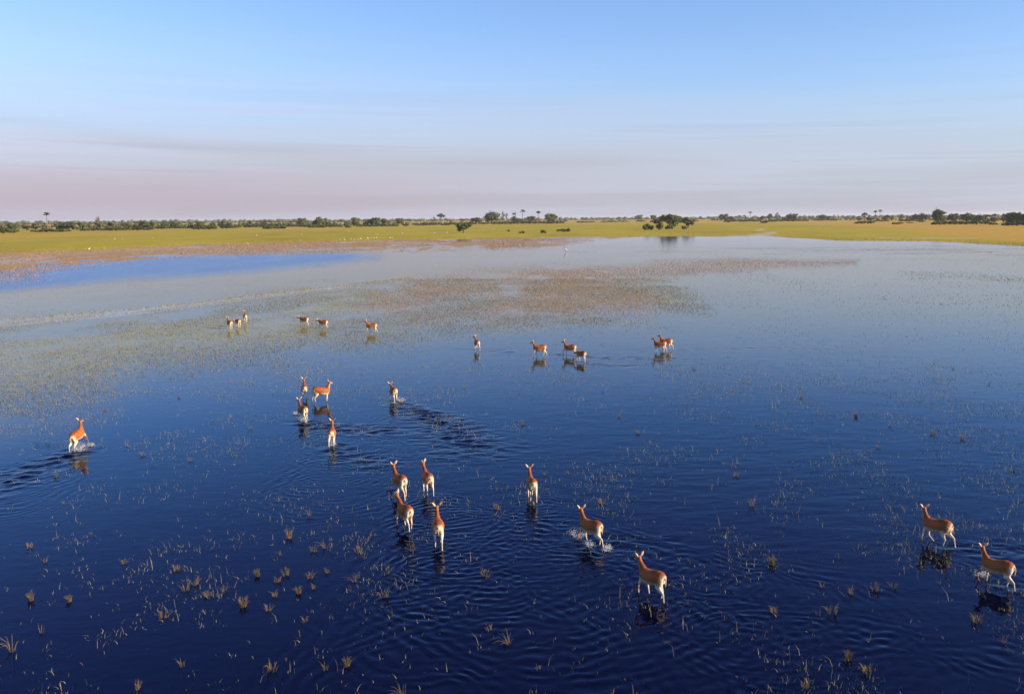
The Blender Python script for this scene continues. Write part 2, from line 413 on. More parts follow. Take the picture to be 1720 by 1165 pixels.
# drowned grass and silt show through the shallows: how murky the water is
mn = fbm(wx / 5, wy / 9, 301); mm = fbm(wx / 17, wy / 30, 303)
murk = inside_soft(WP + (np.stack((mn, mm), 1) - .5) * (90, 60), BELT, 55) * (1 - .45 * sst(560, 700, WP[:, 1])) * (.62 + .6 * sst(.3, .65, mn * .5 + mm * .5))
brownw = np.maximum(inside_soft(WP, BROWN1, 22), inside_soft(WP, BROWN2, 9)) * sst(.25, .55, mn * .5 + mm * .5)
murk = np.maximum(murk, .9 * brownw)
murk = np.maximum(murk, .50 * sst(720, 490, WP[:, 1]) * (.6 + .8 * mm) * sst(395, 425, WP[:, 1]))
cw = np.interp(WP[:, 0], CHAN[:, 0], CHAN[:, 1]); csc = ((cw - 369) / 170) ** 2 * 11.5
in_ch = sst(-1.5, .5, WP[:, 1] - cw) * sst(1.5, -.5, WP[:, 1] - cw - csc) * sst(700, 560, WP[:, 0])
murk = np.maximum(murk, .75 * in_ch) * (1 - .9 * breeze)
murk = np.where(wy > 20, murk, 0)
far_r = sst(60, 170, wr)
chn = np.zeros_like(wx); chn[idx] = churn
water_me = mesh_np('water', np.stack((wx, wy, wz), 1), wF, {'breeze': ('FLOAT', breeze), 'far': ('FLOAT', far_r), 'murk': ('FLOAT', murk), 'brown': ('FLOAT', brownw), 'chan': ('FLOAT', in_ch * (wy > 20)), 'churn': ('FLOAT', chn)}, True)
M = Mat('water', 0.03, 0.5)
wpn = M.noise(M.pos((2.6, 4.0, 1)), 1.0, 3, 0.55)
wpn2 = M.noise(M.pos((0.30, 0.75, 1)), 1.0, 3, 0.55)
bz = M.attr('breeze')[2]; fr = M.attr('far')[2]
hsum = M.math('ADD', wpn, M.math('MULTIPLY', wpn2, 0.8))
st = M.math('ADD', M.math('ADD', M.math('MULTIPLY', bz, 0.48), M.math('MULTIPLY', M.attr('churn')[2], 0.35)), M.math('SUBTRACT', 0.045, M.math('MULTIPLY', fr, 0.025)))
wnorm = M.bump(hsum, st, 0.12)
wrough = M.math('ADD', M.math('ADD', M.math('MULTIPLY', bz, 0.16), M.math('MULTIPLY', M.attr('churn')[2], 0.20)), M.math('ADD', M.math('MULTIPLY', fr, 0.03), 0.025))
fres = M.n('ShaderNodeFresnel', {'IOR': 1.30, 'Normal': wnorm}).outputs[0]
refl = M.mix(M.mr(fres, 0.18, 0.75), M.mix(M.mr(fres, 0.04, 0.22), (0.46, 0.50, 0.93), (0.47, 0.71, 1.0)), (0.97, 0.99, 1.0))
refl = M.mix(M.math('MULTIPLY', bz, 0.6), refl, (0.52, 0.73, 1.0))          # bluer sky reflection painted in, at steep views and over the breeze ripples
gl = M.n('ShaderNodeBsdfGlossy', {'Color': refl, 'Roughness': wrough, 'Normal': wnorm})
bed = M.mix(M.attr('brown')[2], (0.230, 0.212, 0.095), (0.250, 0.178, 0.098))
bed = M.mix(M.attr('chan')[2], bed, (0.36, 0.345, 0.30))                         # paler body colour in the boat channel
speck = M.mr(M.noise(M.pos((1.6, 1.1, 1)), 1.0, 4, .65), .3, .7, .45, 1.25)
body = M.mix(M.math('MULTIPLY', M.attr('murk')[2], speck), (0.0010, 0.0016, 0.0105), bed)
df = M.n('ShaderNodeBsdfDiffuse', {'Color': body})
cover = M.math('SUBTRACT', 1.0, M.math('MULTIPLY', M.math('MULTIPLY', M.attr('murk')[2], speck), 0.42))          # drowned grass breaks the mirror
mx = M.n('ShaderNodeMixShader', {0: M.math('MULTIPLY', fres, cover), 1: df.outputs[0], 2: gl.outputs[0]})
M.t.nodes.remove(M.b)
M.t.links.new(mx.outputs[0], M.t.nodes['Material Output'].inputs['Surface'])
tag(obj('water', water_me, M.m), kind='structure')

# ------------------------------------------------------------------ trees, palms and bushes
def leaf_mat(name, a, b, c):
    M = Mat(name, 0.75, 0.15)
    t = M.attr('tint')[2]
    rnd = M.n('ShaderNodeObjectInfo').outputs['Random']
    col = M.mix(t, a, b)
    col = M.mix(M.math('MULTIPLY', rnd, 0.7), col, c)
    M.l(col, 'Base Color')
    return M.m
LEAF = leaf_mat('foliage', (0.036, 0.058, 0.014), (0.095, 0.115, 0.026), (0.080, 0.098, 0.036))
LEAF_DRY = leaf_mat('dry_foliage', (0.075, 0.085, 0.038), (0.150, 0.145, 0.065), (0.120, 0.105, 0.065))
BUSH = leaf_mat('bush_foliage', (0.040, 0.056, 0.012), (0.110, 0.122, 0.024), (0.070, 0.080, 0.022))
M = Mat('bark', 0.9, 0.1)
M.l(M.mix(M.noise(M.pos((1, 1, .2), True), 14, 3), (0.10, 0.075, 0.05), (0.19, 0.155, 0.12)), 'Base Color')
BARK = M.m

def crown_mesh(name, lobes, n, leaf, seed, core=0.72):
    """leaf clumps spread through a set of lobes (centre, radii) plus an uneven inner mass"""
    rg = np.random.default_rng(seed)
    vol = np.array([l[1][0] * l[1][1] * l[1][2] for l in lobes]) ** 0.67
    pick = rg.choice(len(lobes), n, p=vol / vol.sum())
    C = np.array([lobes[i][0] for i in pick], float); RD = np.array([lobes[i][1] for i in pick], float)
    d = rg.normal(size=(n, 3)); d /= np.linalg.norm(d, axis=1)[:, None]
    rad = rg.uniform(0.45, 1.08, n)[:, None] ** 0.6
    # clumping: directions are pulled together in handfuls
    P = C + d * RD * rad
    nrm = d + rg.normal(size=(n, 3)) * 0.55 + np.array((0, 0, .25)); nrm /= np.linalg.norm(nrm, axis=1)[:, None]
    t1 = np.cross(nrm, rg.normal(size=(n, 3))); t1 /= np.linalg.norm(t1, axis=1)[:, None]
    t2 = np.cross(nrm, t1)
    s = (leaf * rg.uniform(0.55, 1.35, n))[:, None]
    V = np.stack((P - t1 * s, P + t2 * s * .6 + nrm * s * .25, P + t1 * s, P - t2 * s * .6 - nrm * s * .15), 1).reshape(-1, 3)
    F = np.arange(4 * n).reshape(-1, 4)
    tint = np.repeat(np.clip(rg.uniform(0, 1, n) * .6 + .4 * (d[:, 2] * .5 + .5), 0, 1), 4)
    Vs, Fs, Ts = [V], [F], [tint]
    base = len(V)
    for c, r in lobes:                                             # inner mass
        nu, nv = 8, 6
        u = np.linspace(0, 2 * math.pi, nu, endpoint=False); v = np.linspace(0.15, math.pi - .15, nv)
        U, Vv = np.meshgrid(u, v)
        k = core * rg.uniform(0.78, 1.12, U.shape)
        X = np.stack((np.cos(U) * np.sin(Vv) * r[0] * k, np.sin(U) * np.sin(Vv) * r[1] * k, np.cos(Vv) * r[2] * k), -1).reshape(-1, 3) + np.array(c)
        i = (np.arange(nv - 1)[:, None] * nu + np.arange(nu)[None, :]).ravel()
        j = (np.arange(nv - 1)[:, None] * nu + (np.arange(nu)[None, :] + 1) % nu).ravel()
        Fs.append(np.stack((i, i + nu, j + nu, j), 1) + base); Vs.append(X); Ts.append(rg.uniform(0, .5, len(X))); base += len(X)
    return mesh_np(name, np.concatenate(Vs), np.concatenate(Fs), {'tint': ('FLOAT', np.concatenate(Ts))})

def tubes_np(paths, sides=6):
    """paths: list of (points (k,3), radii (k,)); round tubes"""
    Vs, Fs, base = [], [], 0
    for pts, rad in paths:
        pts = np.asarray(pts, float); k = len(pts)
        tan = np.gradient(pts, axis=0); tan /= np.linalg.norm(tan, axis=1)[:, None] + 1e-9
        ref = np.array((1.0, 0.13, 0.07)) if abs(tan[0][0]) < .8 else np.array((0.05, 1.0, 0.1))
        a = np.cross(tan, ref); a /= np.linalg.norm(a, axis=1)[:, None] + 1e-9
        b = np.cross(tan, a)
        an = np.linspace(0, 2 * math.pi, sides, endpoint=False)
        V = pts[:, None, :] + (a[:, None, :] * np.cos(an)[None, :, None] + b[:, None, :] * np.sin(an)[None, :, None]) * np.asarray(rad)[:, None, None]
        i = (np.arange(k - 1)[:, None] * sides + np.arange(sides)[None, :]).ravel()
        j = (np.arange(k - 1)[:, None] * sides + (np.arange(sides)[None, :] + 1) % sides).ravel()
        Fs.append(np.stack((i, j, j + sides, i + sides), 1) + base)
        Vs.append(V.reshape(-1, 3)); base += k * sides
    return np.concatenate(Vs), np.concatenate(Fs)

def lobes_for(kind, seed):
    rg = np.random.default_rng(seed); L = []
    if kind == 'round':
        L.append(((0, 0, .56), (.36, .36, .36)))
        for k in range(9):
            a = k * 2.4; z = rg.uniform(.22, .84); r = .34 * math.sqrt(max(.1, 1 - ((z - .6) / .4) ** 2))
            L.append(((math.cos(a) * r, math.sin(a) * r, z), (rg.uniform(.13, .22),) * 2 + (rg.uniform(.10, .17),)))
    elif kind == 'umbrella':
        for k in range(9):
            a = k * 2.4; r = .36 * math.sqrt(k / 9)
            L.append(((math.cos(a) * r, math.sin(a) * r, .86 - r * .35 + rg.uniform(-.03, .03)), (rg.uniform(.14, .2),) * 2 + (.085,)))
    elif kind == 'irregular':
        for k in range(13):
            a = rg.uniform(0, 6.28); r = rg.uniform(.05, .38); z = rg.uniform(.16, .88)
            L.append(((math.cos(a) * r, math.sin(a) * r, z), (rg.uniform(.12, .24),) * 2 + (rg.uniform(.09, .17),)))
    elif kind == 'spreading':
        for k in range(11):
            a = k * 2.4; r = .36 * math.sqrt((k + .3) / 11)
            L.append(((math.cos(a) * r, math.sin(a) * r, rg.uniform(.34, .80) - r * .2), (rg.uniform(.13, .2),) * 2 + (rg.uniform(.12, .2),)))
    elif kind == 'thin':
        for k in range(8):
            a = rg.uniform(0, 6.28); r = rg.uniform(.0, .30)
            L.append(((math.cos(a) * r, math.sin(a) * r, .42 + k * .062), (rg.uniform(.09, .2),) * 2 + (rg.uniform(.06, .10),)))
    elif kind == 'low':
        for k in range(9):
            a = k * 2.4; r = .40 * math.sqrt((k + .2) / 9)
            L.append(((math.cos(a) * r, math.sin(a) * r, rg.uniform(.25, .62) * (1 - r * .6)), (rg.uniform(.13, .2),) * 2 + (rg.uniform(.22, .36),)))
    elif kind == 'strip':
        for k in range(10):
            L.append(((-.44 + k * .098, rg.uniform(-.1, .1), rg.uniform(.25, .5)), (rg.uniform(.06, .11), .12, rg.uniform(.25, .5))))
    return L

def trunk_mesh(name, kind, seed):
    rg = np.random.default_rng(seed)
    hi = {'round': .55, 'umbrella': .82, 'irregular': .6, 'spreading': .5, 'thin': .75, 'low': .4, 'strip': .4}[kind]
    r0 = .04 if kind != 'thin' else .028
    ps = [([(0, 0, -.03), (.01, .0, hi * .4), (-.015, .01, hi * .75), (0.0, 0, hi)], [r0 * 1.3, r0, r0 * .8, r0 * .5])]
    for k in range(6):
        a = k * 1.05 + rg.uniform(0, .6); s = hi * rg.uniform(.4, .8); L = rg.uniform(.2, .34)
        ps.append(([(0, 0, s), (math.cos(a) * L * .5, math.sin(a) * L * .5, s + .10), (math.cos(a) * L, math.sin(a) * L, s + .24)], [r0 * .6, r0 * .4, r0 * .2]))
    V, F = tubes_np(ps, 6)
    return mesh_np(name, V, F, None, True)

TREE = {}
for kind, n, leaf, seeds in (('round', 620, .055, (1, 2, 3)), ('umbrella', 420, .05, (4,)), ('irregular', 480, .05, (5, 6, 7)),
                             ('spreading', 620, .055, (8, 9)), ('thin', 230, .045, (10, 11)), ('low', 420, .06, (12, 13, 14)), ('strip', 420, .05, (15, 16))):
    for s in seeds:
        TREE.setdefault(kind, []).append((crown_mesh('crown_' + kind, lobes_for(kind, s), n, leaf, s, .72 if kind != 'thin' else .3),
                                          trunk_mesh('trunk_' + kind, kind, s)))
def palm_meshes(seed):
    rg = np.random.default_rng(seed)
    V, F = tubes_np([([(0, 0, -.02), (.012, 0, .35), (-.004, 0, .6), (0, 0, .86)], [.017, .011, .013, .008])], 7)
    tr = mesh_np('palm_trunk', V, F, None, True)
    Vs, Fs, Ts, b = [], [], [], 0
    for k in range(30):                                            # stiff fan leaves on stalks
        a = k * 2.4; el = rg.uniform(-.75, 1.35)
        d = np.array((math.cos(a) * math.cos(el), math.sin(a) * math.cos(el), math.sin(el)))
        s = np.array((-math.sin(a), math.cos(a), 0)); L = rg.uniform(.09, .13)
        c = np.array((0, 0, .88)); up = np.cross(d, s)
        pts = [c, c + d * L * .5]
        for j in range(6):
            w = (j / 5 - .5) * 2
            pts.append(c + d * L * (1.0 - .25 * w * w) + s * w * L * .62 + up * (.02 * w * w + rg.uniform(-.012, .012)))
        Vs.append(np.array(pts)); Ts.append(np.full(8, rg.uniform(0, 1)))
        Fs += [(b + 1, b + 2 + j, b + 3 + j) for j in range(5)] + [(b, b + 1, b + 2)]
        b += 8
    return mesh_np('palm_crown', np.concatenate(Vs), np.array(Fs), {'tint': ('FLOAT', np.concatenate(Ts))}), tr
PALM = [palm_meshes(3), palm_meshes(8)]

LAND_Z = 0.42
def place(px, base):
    hy_ = horizon_y(px)
    b = max(base, hy_ + 2.6)
    w = ground(px, b, LAND_Z)
    return w, np.hypot(w[0], w[1])
def plant(name, kind, px, top, base, w, leafmat=None, seed=0):
    pos, dist = place(px, base)
    real_base = project([pos])[0][1]
    hgt = (real_base - top) * dist / FPX
    wid = w * 1.32 * dist / FPX; hgt *= 1.10
    meshes = PALM if kind == 'palm' else TREE[kind]
    cm, tm = meshes[(int(px * 7) + seed) % len(meshes)]
    if kind == 'palm': wid = hgt * (wid / hgt / .22)
    e = empty(name, pos, (px * 1.37) % 6.28 if kind != 'strip' else ((px * 1.3) % 0.5) - .25 + (3.14159 if int(px) % 2 else 0), (wid, wid if kind != 'strip' else wid * .9, hgt))
    c = bpy.data.objects.new('crown' if name != 'bush' else 'foliage', cm); COL.objects.link(c); c.parent = e
    if len(cm.materials) == 0: cm.materials.append(LEAF)
    c.material_slots[0].link = 'OBJECT'; c.material_slots[0].material = leafmat or LEAF
    t = bpy.data.objects.new('trunk' if name != 'bush' else 'stem', tm); COL.objects.link(t); t.parent = e
    if len(tm.materials) == 0: tm.materials.append(BARK)
    e['_px'] = float(px)
    return e

# px, top, base, width, kind
TREES = [
 (5, 377, 388, 13, 'irregular'), (19, 375, 387.5, 12, 'round'), (30, 375, 387, 6, 'thin'), (45, 375, 387, 11, 'irregular'), (60, 376, 387, 11, 'round'), (75, 376, 387, 13, 'irregular'),
 (95, 374.5, 386, 13, 'irregular'), (106, 373.5, 386, 14, 'irregular'), (116, 373.5, 386, 13, 'round'), (124, 375, 386, 9, 'irregular'), (137, 374.5, 386, 11, 'irregular'),
 (150, 373.5, 386, 7, 'thin'), (164, 366, 386, 9, 'thin'), (170, 373, 386, 16, 'irregular'), (185, 374, 385.5, 15, 'irregular'), (202, 373.5, 385, 7, 'thin'), (214, 374, 385, 14, 'round'),
 (229, 373, 384.5, 13, 'irregular'), (242, 372.5, 384.5, 13, 'round'), (254, 374, 384.5, 11, 'irregular'), (277, 372, 384, 11, 'round'), (292, 371.2, 383.5, 12, 'round'), (301, 374.5, 383.5, 9, 'irregular'),
 (322, 373.5, 384, 10, 'irregular'), (336, 372.7, 384, 13, 'round'), (356, 374.5, 383, 12, 'irregular'), (375, 372.2, 382.5, 14, 'round'), (386, 374, 382.5, 12, 'irregular'),
 (402, 371.5, 381.5, 6, 'thin'), (410, 371.5, 381.5, 6, 'thin'), (419, 371.5, 381.5, 8, 'irregular'), (432, 371, 381.5, 15, 'irregular'), (444, 371.3, 381, 9, 'round'), (456, 372, 381, 10, 'irregular'),
 (468, 372, 381, 11, 'irregular'), (490, 370.8, 380.5, 11, 'irregular'), (507, 367, 381, 14, 'round'), (536, 363.3, 381.5, 21, 'spreading'), (549, 367, 381, 13, 'irregular'),
 (563, 371, 379, 9, 'thin'), (573, 369.8, 379, 6, 'umbrella'), (583, 372, 379.5, 10, 'irregular'), (597, 366, 380, 13, 'round'), (615, 368.8, 379.5, 10, 'irregular'), (623, 368, 379.5, 11, 'round'),
 (632, 365.8, 379.5, 13, 'round'), (647, 367.5, 379, 14, 'irregular'), (656, 369, 378.5, 8, 'thin'), (671, 366.8, 377.5, 12, 'round'), (685, 368, 376.5, 8, 'umbrella'), (706, 367, 376, 7, 'thin'),
 (730, 363.5, 376.5, 6, 'thin'), (741, 360, 378, 13, 'umbrella'), (777, 368, 375, 11, 'umbrella'), (801, 365, 376, 17, 'spreading'), (826, 354.5, 376, 23, 'round'), (845, 356, 375.5, 10, 'thin'),
 (851, 358.5, 375.5, 6, 'thin'), (864, 357.5, 375.5, 9, 'irregular'), (870, 366, 376, 15, 'spreading'), (893, 362.5, 374.5, 13, 'spreading'), (920, 359.5, 375.5, 14, 'irregular'), (929, 359.5, 375, 13, 'round'),
 (1073, 361.5, 370, 12, 'round'), (1097, 361, 371, 9, 'spreading'), (1108, 362, 381, 18, 'spreading'), (1125, 359.5, 384, 24, 'spreading'), (1138, 362, 379, 16, 'round'), (1156, 363.5, 383, 19, 'spreading'),
 (1211, 360.3, 371, 7, 'round'), (1218, 360, 371.5, 11, 'round'), (1228, 363, 371, 8, 'round'), (1242, 362.2, 370.3, 5, 'umbrella'), (1250, 362, 370.3, 5, 'umbrella'), (1264, 364, 371, 9, 'irregular'),
 (1280, 363, 370.5, 10, 'irregular'), (1293, 359, 370.5, 7, 'spreading'), (1304, 357.5, 371, 10, 'thin'), (1318, 364, 371, 8, 'round'), (1327, 358.8, 371.5, 10, 'round'), (1334, 359.8, 371.5, 10, 'round'),
 (1344, 362.5, 370.5, 7, 'thin'), (1352, 361.5, 370.5, 9, 'thin'), (1381, 360.5, 370.5, 12, 'round'), (1391, 363.5, 370, 8, 'irregular'), (1401, 361, 369.5, 4, 'thin'), (1408, 361, 369.5, 4, 'thin'), (1443, 363.5, 371, 9, 'irregular'),
 (1452, 359, 373, 8, 'umbrella'), (1461, 362, 372.5, 11, 'irregular'), (1487, 362.5, 371.5, 11, 'irregular'), (1498, 364, 371.5, 9, 'thin'), (1513, 361, 371.5, 13, 'thin'), (1528, 363, 371.5, 9, 'irregular'), (1537, 360, 372, 9, 'round'),
 (1549, 359, 372.5, 15, 'round'), (1560, 360.8, 372, 6, 'thin'), (1573, 352.3, 374.5, 13, 'round'), (1582, 356, 374.5, 15, 'irregular'), (1599, 360.7, 374, 15, 'round'), (1612, 361, 374, 6, 'thin'),
 (1624, 359, 374.5, 16, 'round'), (1636, 362, 374, 10, 'irregular'), (1645, 361.3, 374.5, 12, 'round'), (1655, 362.5, 374, 9, 'irregular'), (1666, 361, 374, 13, 'irregular'), (1686, 361, 374, 10, 'irregular'),
 (1697, 360, 378, 15, 'round'), (1707, 360, 378, 14, 'round'), (1719, 361, 378, 14, 'spreading'), (1732, 362, 378, 14, 'round')]
PALMS = [(80, 362.5, 387, 6.5), (878, 354.3, 376, 6), (904, 356.5, 376, 6), (1260, 357.3, 371.5, 4.6), (1470, 356.5, 371.5, 4.4), (1477.5, 355.5, 371.5, 4.8)]
LANDMARKS = [(-20, 'left edge of the picture'), (80, 'leftmost palm'), (164, 'tall tuft-topped tree'), (292, 'smooth pale round tree'), (536, 'broad dark tree in the left woods'), (741, 'umbrella tree'), (826, 'big round tree'),
             (1124, 'dark clump of trees'), (1260, 'small lone palm'), (1381, 'dark round tree on the right horizon'), (1474, 'slim palm pair'), (1573, 'tallest tree on the right')]
SPECIAL = {536: 'broad dark tree towering over the bushes of the left woods', 741: 'flat-topped umbrella tree with a bare pale trunk', 826: 'big round dense green tree, tallest left of the two palms',
           164: 'tall thin tree with a tuft on top among the left woods', 292: 'round tree with a smooth pale crown in the left woods', 1108: 'left tree of the large dark clump by the water', 1125: 'tallest, middle tree of the large dark clump by the water',
           1138: 'tree at the back of the large dark clump by the water', 1156: 'separate dark tree just right of the large dark clump by the water', 1381: 'dark round tree in the middle of the right horizon', 1573: 'tallest tree on the right horizon, with a rounded top'}
ORD = ['first', 'second', 'third', 'fourth', 'fifth', 'sixth', 'seventh', 'eighth', 'ninth', 'tenth', 'eleventh', 'twelfth', 'thirteenth', 'fourteenth', 'fifteenth', 'sixteenth', 'seventeenth', 'eighteenth', 'nineteenth', 'twentieth']
LOOK = {'round': 'round green tree', 'irregular': 'loose-crowned green tree', 'thin': 'thin sparse tree', 'umbrella': 'small flat-topped tree', 'spreading': 'broad-crowned tree', 'low': 'low dark bush', 'strip': 'long low bush'}
def landmark_label(px, look, counts, what):
    lm = max((l for l in LANDMARKS if l[0] < px), key=lambda l: l[0])
    k = counts.get(lm[1], 0); counts[lm[1]] = k + 1
    return f'{look}, {ORD[k]} {what} right of the {lm[1]}'
cnt = {}
for px, top, base, w, kind in TREES:
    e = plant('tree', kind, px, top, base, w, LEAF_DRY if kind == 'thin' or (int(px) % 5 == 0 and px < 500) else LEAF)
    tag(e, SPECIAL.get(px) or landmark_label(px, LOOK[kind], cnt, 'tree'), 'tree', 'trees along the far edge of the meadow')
e = plant('tree', 'spreading', 779, 373.5, 391, 23); tag(e, 'lone dark tree standing out on the green meadow above the left shore', 'tree')
PL = ['lone palm with a feathery head over the left woods', 'tall palm, left of the two over the middle horizon', 'palm, right of the two over the middle horizon', 'small lone palm right of the dark clump of trees',
      'left palm of the slim pair on the right horizon', 'right palm of the slim pair on the right horizon']
for i, (px, top, base, w) in enumerate(PALMS):
    tag(plant('palm_tree', 'palm', px, top, base, w, LEAF), PL[i], 'palm', 'palms over the far woods')
# bushes: px, top, base, width
BUSHES = [(6, 383, 391.5, 22, 'strip'), (22, 385, 391, 14, 'low'), (63, 385.5, 389.8, 14, 'strip'), (78, 384.5, 389.6, 18, 'strip'), (97, 384.2, 389.5, 18, 'strip'), (113, 386, 389, 12, 'low'),
 (142, 383, 387.6, 12, 'low'), (158, 382, 387.4, 20, 'strip'), (177, 382, 387.2, 20, 'strip'), (196, 381.5, 387.2, 18, 'strip'), (212, 381, 387, 16, 'low'), (232, 380.5, 386.6, 20, 'strip'), (249, 381, 386.2, 16, 'low'),
 (272, 379.5, 384.5, 16, 'strip'), (296, 380, 383.6, 20, 'strip'), (315, 379, 383.5, 14, 'low'), (334, 379.5, 385.4, 18, 'strip'), (352, 379.2, 385.2, 20, 'strip'), (382, 378.5, 383.6, 20, 'strip'), (398, 378.5, 382.6, 14, 'low'),
 (420, 377.5, 381.8, 20, 'strip'), (438, 377, 381.8, 16, 'strip'), (450, 378.5, 384.4, 16, 'low'), (467, 378, 384.2, 22, 'strip'), (492, 377, 380.8, 20, 'strip'), (512, 377, 381.2, 16, 'strip'), (522, 376.5, 382.6, 12, 'low'),
 (535, 376.5, 382.4, 18, 'strip'), (556, 376.5, 381.6, 20, 'strip'), (571, 377, 381.4, 10, 'low'), (585, 377, 382.4, 10, 'low'), (605, 376, 381.4, 12, 'low'), (622, 376, 380.8, 18, 'strip'), (642, 375.5, 380.4, 18, 'strip'), (660, 375.5, 380, 14, 'low'),
 (682, 375, 379.6, 10, 'low'), (701, 374, 379.2, 10, 'low'), (712, 374, 378.9, 14, 'strip'), (728, 374, 378.4, 12, 'strip'), (747, 374.5, 378.4, 12, 'low'), (765, 373.5, 377.6, 18, 'strip'), (790, 373, 377, 18, 'strip'), (812, 372.5, 376.8, 16, 'low'),
 (838, 371.5, 376.6, 20, 'strip'), (858, 371, 376.4, 20, 'strip'), (878, 370.6, 376, 20, 'strip'), (898, 370.4, 375.9, 20, 'strip'), (917, 370.6, 375.7, 18, 'strip'), (936, 372, 375.4, 18, 'strip'),
 (978, 370.8, 373.8, 16, 'strip'), (992, 370.5, 373.5, 14, 'low'), (1015, 370.2, 373.2, 10, 'low'), (1028, 370, 373, 16, 'strip'), (1046, 370.3, 372.5, 18, 'strip'), (1076, 369.5, 372.3, 14, 'strip'),
 (854, 385, 389.6, 4, 'low'), (874, 388.5, 391.8, 6, 'low'), (879, 386.5, 392, 4, 'low'), (912, 384.3, 391.6, 8, 'low'), (938, 384.5, 389, 7, 'low'), (946, 383, 389.4, 9, 'low'), (954, 381.5, 389, 8, 'low'),
 (1089, 373, 386, 17, 'low'), (1108, 373.5, 386, 10, 'low'), (1125, 375, 385, 11, 'low'), (1149, 377.5, 385, 8, 'low'), (1097, 369, 374.5, 10, 'low'), (1168, 369, 372, 10, 'low'),
 (1222, 368, 373.4, 12, 'low'), (1235, 368, 372.8, 12, 'low'), (1250, 369, 372.6, 14, 'strip'), (1266, 368.5, 372.2, 18, 'strip'), (1284, 369.5, 374.4, 12, 'low'), (1296, 368.5, 372.8, 12, 'strip'), (1312, 368, 371.8, 18, 'strip'), (1332, 367.5, 371.8, 18, 'strip'),
 (1349, 368, 371.4, 14, 'strip'), (1376, 367.5, 370.9, 16, 'low'), (1395, 367.5, 370.4, 16, 'strip'), (1446, 370.5, 375.6, 14, 'low'), (1459, 370.5, 375.4, 14, 'low'), (1480, 369, 371.9, 18, 'strip'), (1503, 373, 376.8, 8, 'low'), (1511, 373, 376.6, 9, 'low'),
 (1522, 368.5, 371.9, 18, 'strip'), (1546, 369.5, 372.9, 12, 'low'), (1528, 373, 374.6, 9, 'strip'), (1572, 371.5, 377.4, 14, 'low'), (1586, 371, 377, 18, 'strip'), (1604, 371, 377, 18, 'strip'), (1622, 371, 377, 18, 'strip'), (1640, 370.5, 377.2, 16, 'low'),
 (1655, 371.5, 377, 16, 'low'), (1668, 374, 377.6, 12, 'strip'), (1692, 372.5, 378.8, 14, 'low'), (1708, 372, 379, 18, 'strip'), (1724, 372, 379, 18, 'low')]
BSPECIAL = {854: 'tiny lone bush on the meadow above the left shore', 874: 'flat low bush on the meadow beside a slim upright one', 879: 'slim upright bush on the meadow beside a flat low one', 912: 'round lone dark bush on the meadow below the palms',
            938: 'left bush of the dark three-part clump near the middle shore', 946: 'middle bush of the dark three-part clump near the middle shore', 954: 'right, tallest bush of the dark three-part clump near the middle shore',
            1089: 'large dome-shaped bush at the left foot of the dark clump', 1108: 'upright bush under the left tree of the dark clump', 1125: 'bush around the foot of the middle tree of the dark clump', 1149: 'small bush below the separate dark tree by the water'}
cnt = {}
for px, top, base, w, kind in BUSHES:
    e = plant('bush', kind, px, top, base, w, BUSH)
    tag(e, BSPECIAL.get(px) or landmark_label(px, LOOK[kind], cnt, 'bush'), 'bush', 'bushes along the far edge of the meadow')
# the farthest woods read as one low uneven mass
far_lobes = []
rg = np.random.default_rng(5)
for px in np.arange(-60, 1790, 3.1):
    if rg.random() < 0.12: continue
    hy_ = horizon_y(px)
    dist = rg.uniform(3300, 4600)
    p = ground(px, hy_ + 2.6, 0) ; p = p / np.hypot(p[0], p[1]) * dist
    hh = rg.uniform(3.6, 8.0) * (1.2 if px < 500 else 1.0); ww = rg.uniform(7, 13)
    far_lobes.append(((p[0], p[1], hh * .8), (ww, ww, hh)))
thick = []
for px in np.arange(-70, 1800, 1.9):
    hy_ = horizon_y(px)
    if 955 < px < 1195: continue
    if rg.random() < (.10 if px < 560 else .28): continue
    off = np.interp(px, [-70, 300, 560, 760, 930, 1200, 1400, 1500, 1720], [12.5, 11.5, 11.2, 9.4, 7.6, 6.6, 6.6, 8.2, 10.5]) * rg.uniform(.72, 1.0)
    p = ground(px, hy_ + off, LAND_Z); dist = np.hypot(p[0], p[1])
    hh = rg.uniform(1.2, 3.2) * (1.25 if px < 600 else 1); ww = rg.uniform(1.6, 3.4) * dist / FPX
    thick.append(((p[0], p[1], hh * .7), (ww, ww * .8, hh)))
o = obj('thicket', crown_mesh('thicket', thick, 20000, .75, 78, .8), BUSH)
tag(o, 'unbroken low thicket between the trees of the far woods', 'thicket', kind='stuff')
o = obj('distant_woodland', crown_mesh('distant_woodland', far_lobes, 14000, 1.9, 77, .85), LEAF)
tag(o, 'thin hazy strip of far-off woodland along the horizon', 'woodland', kind='stuff')

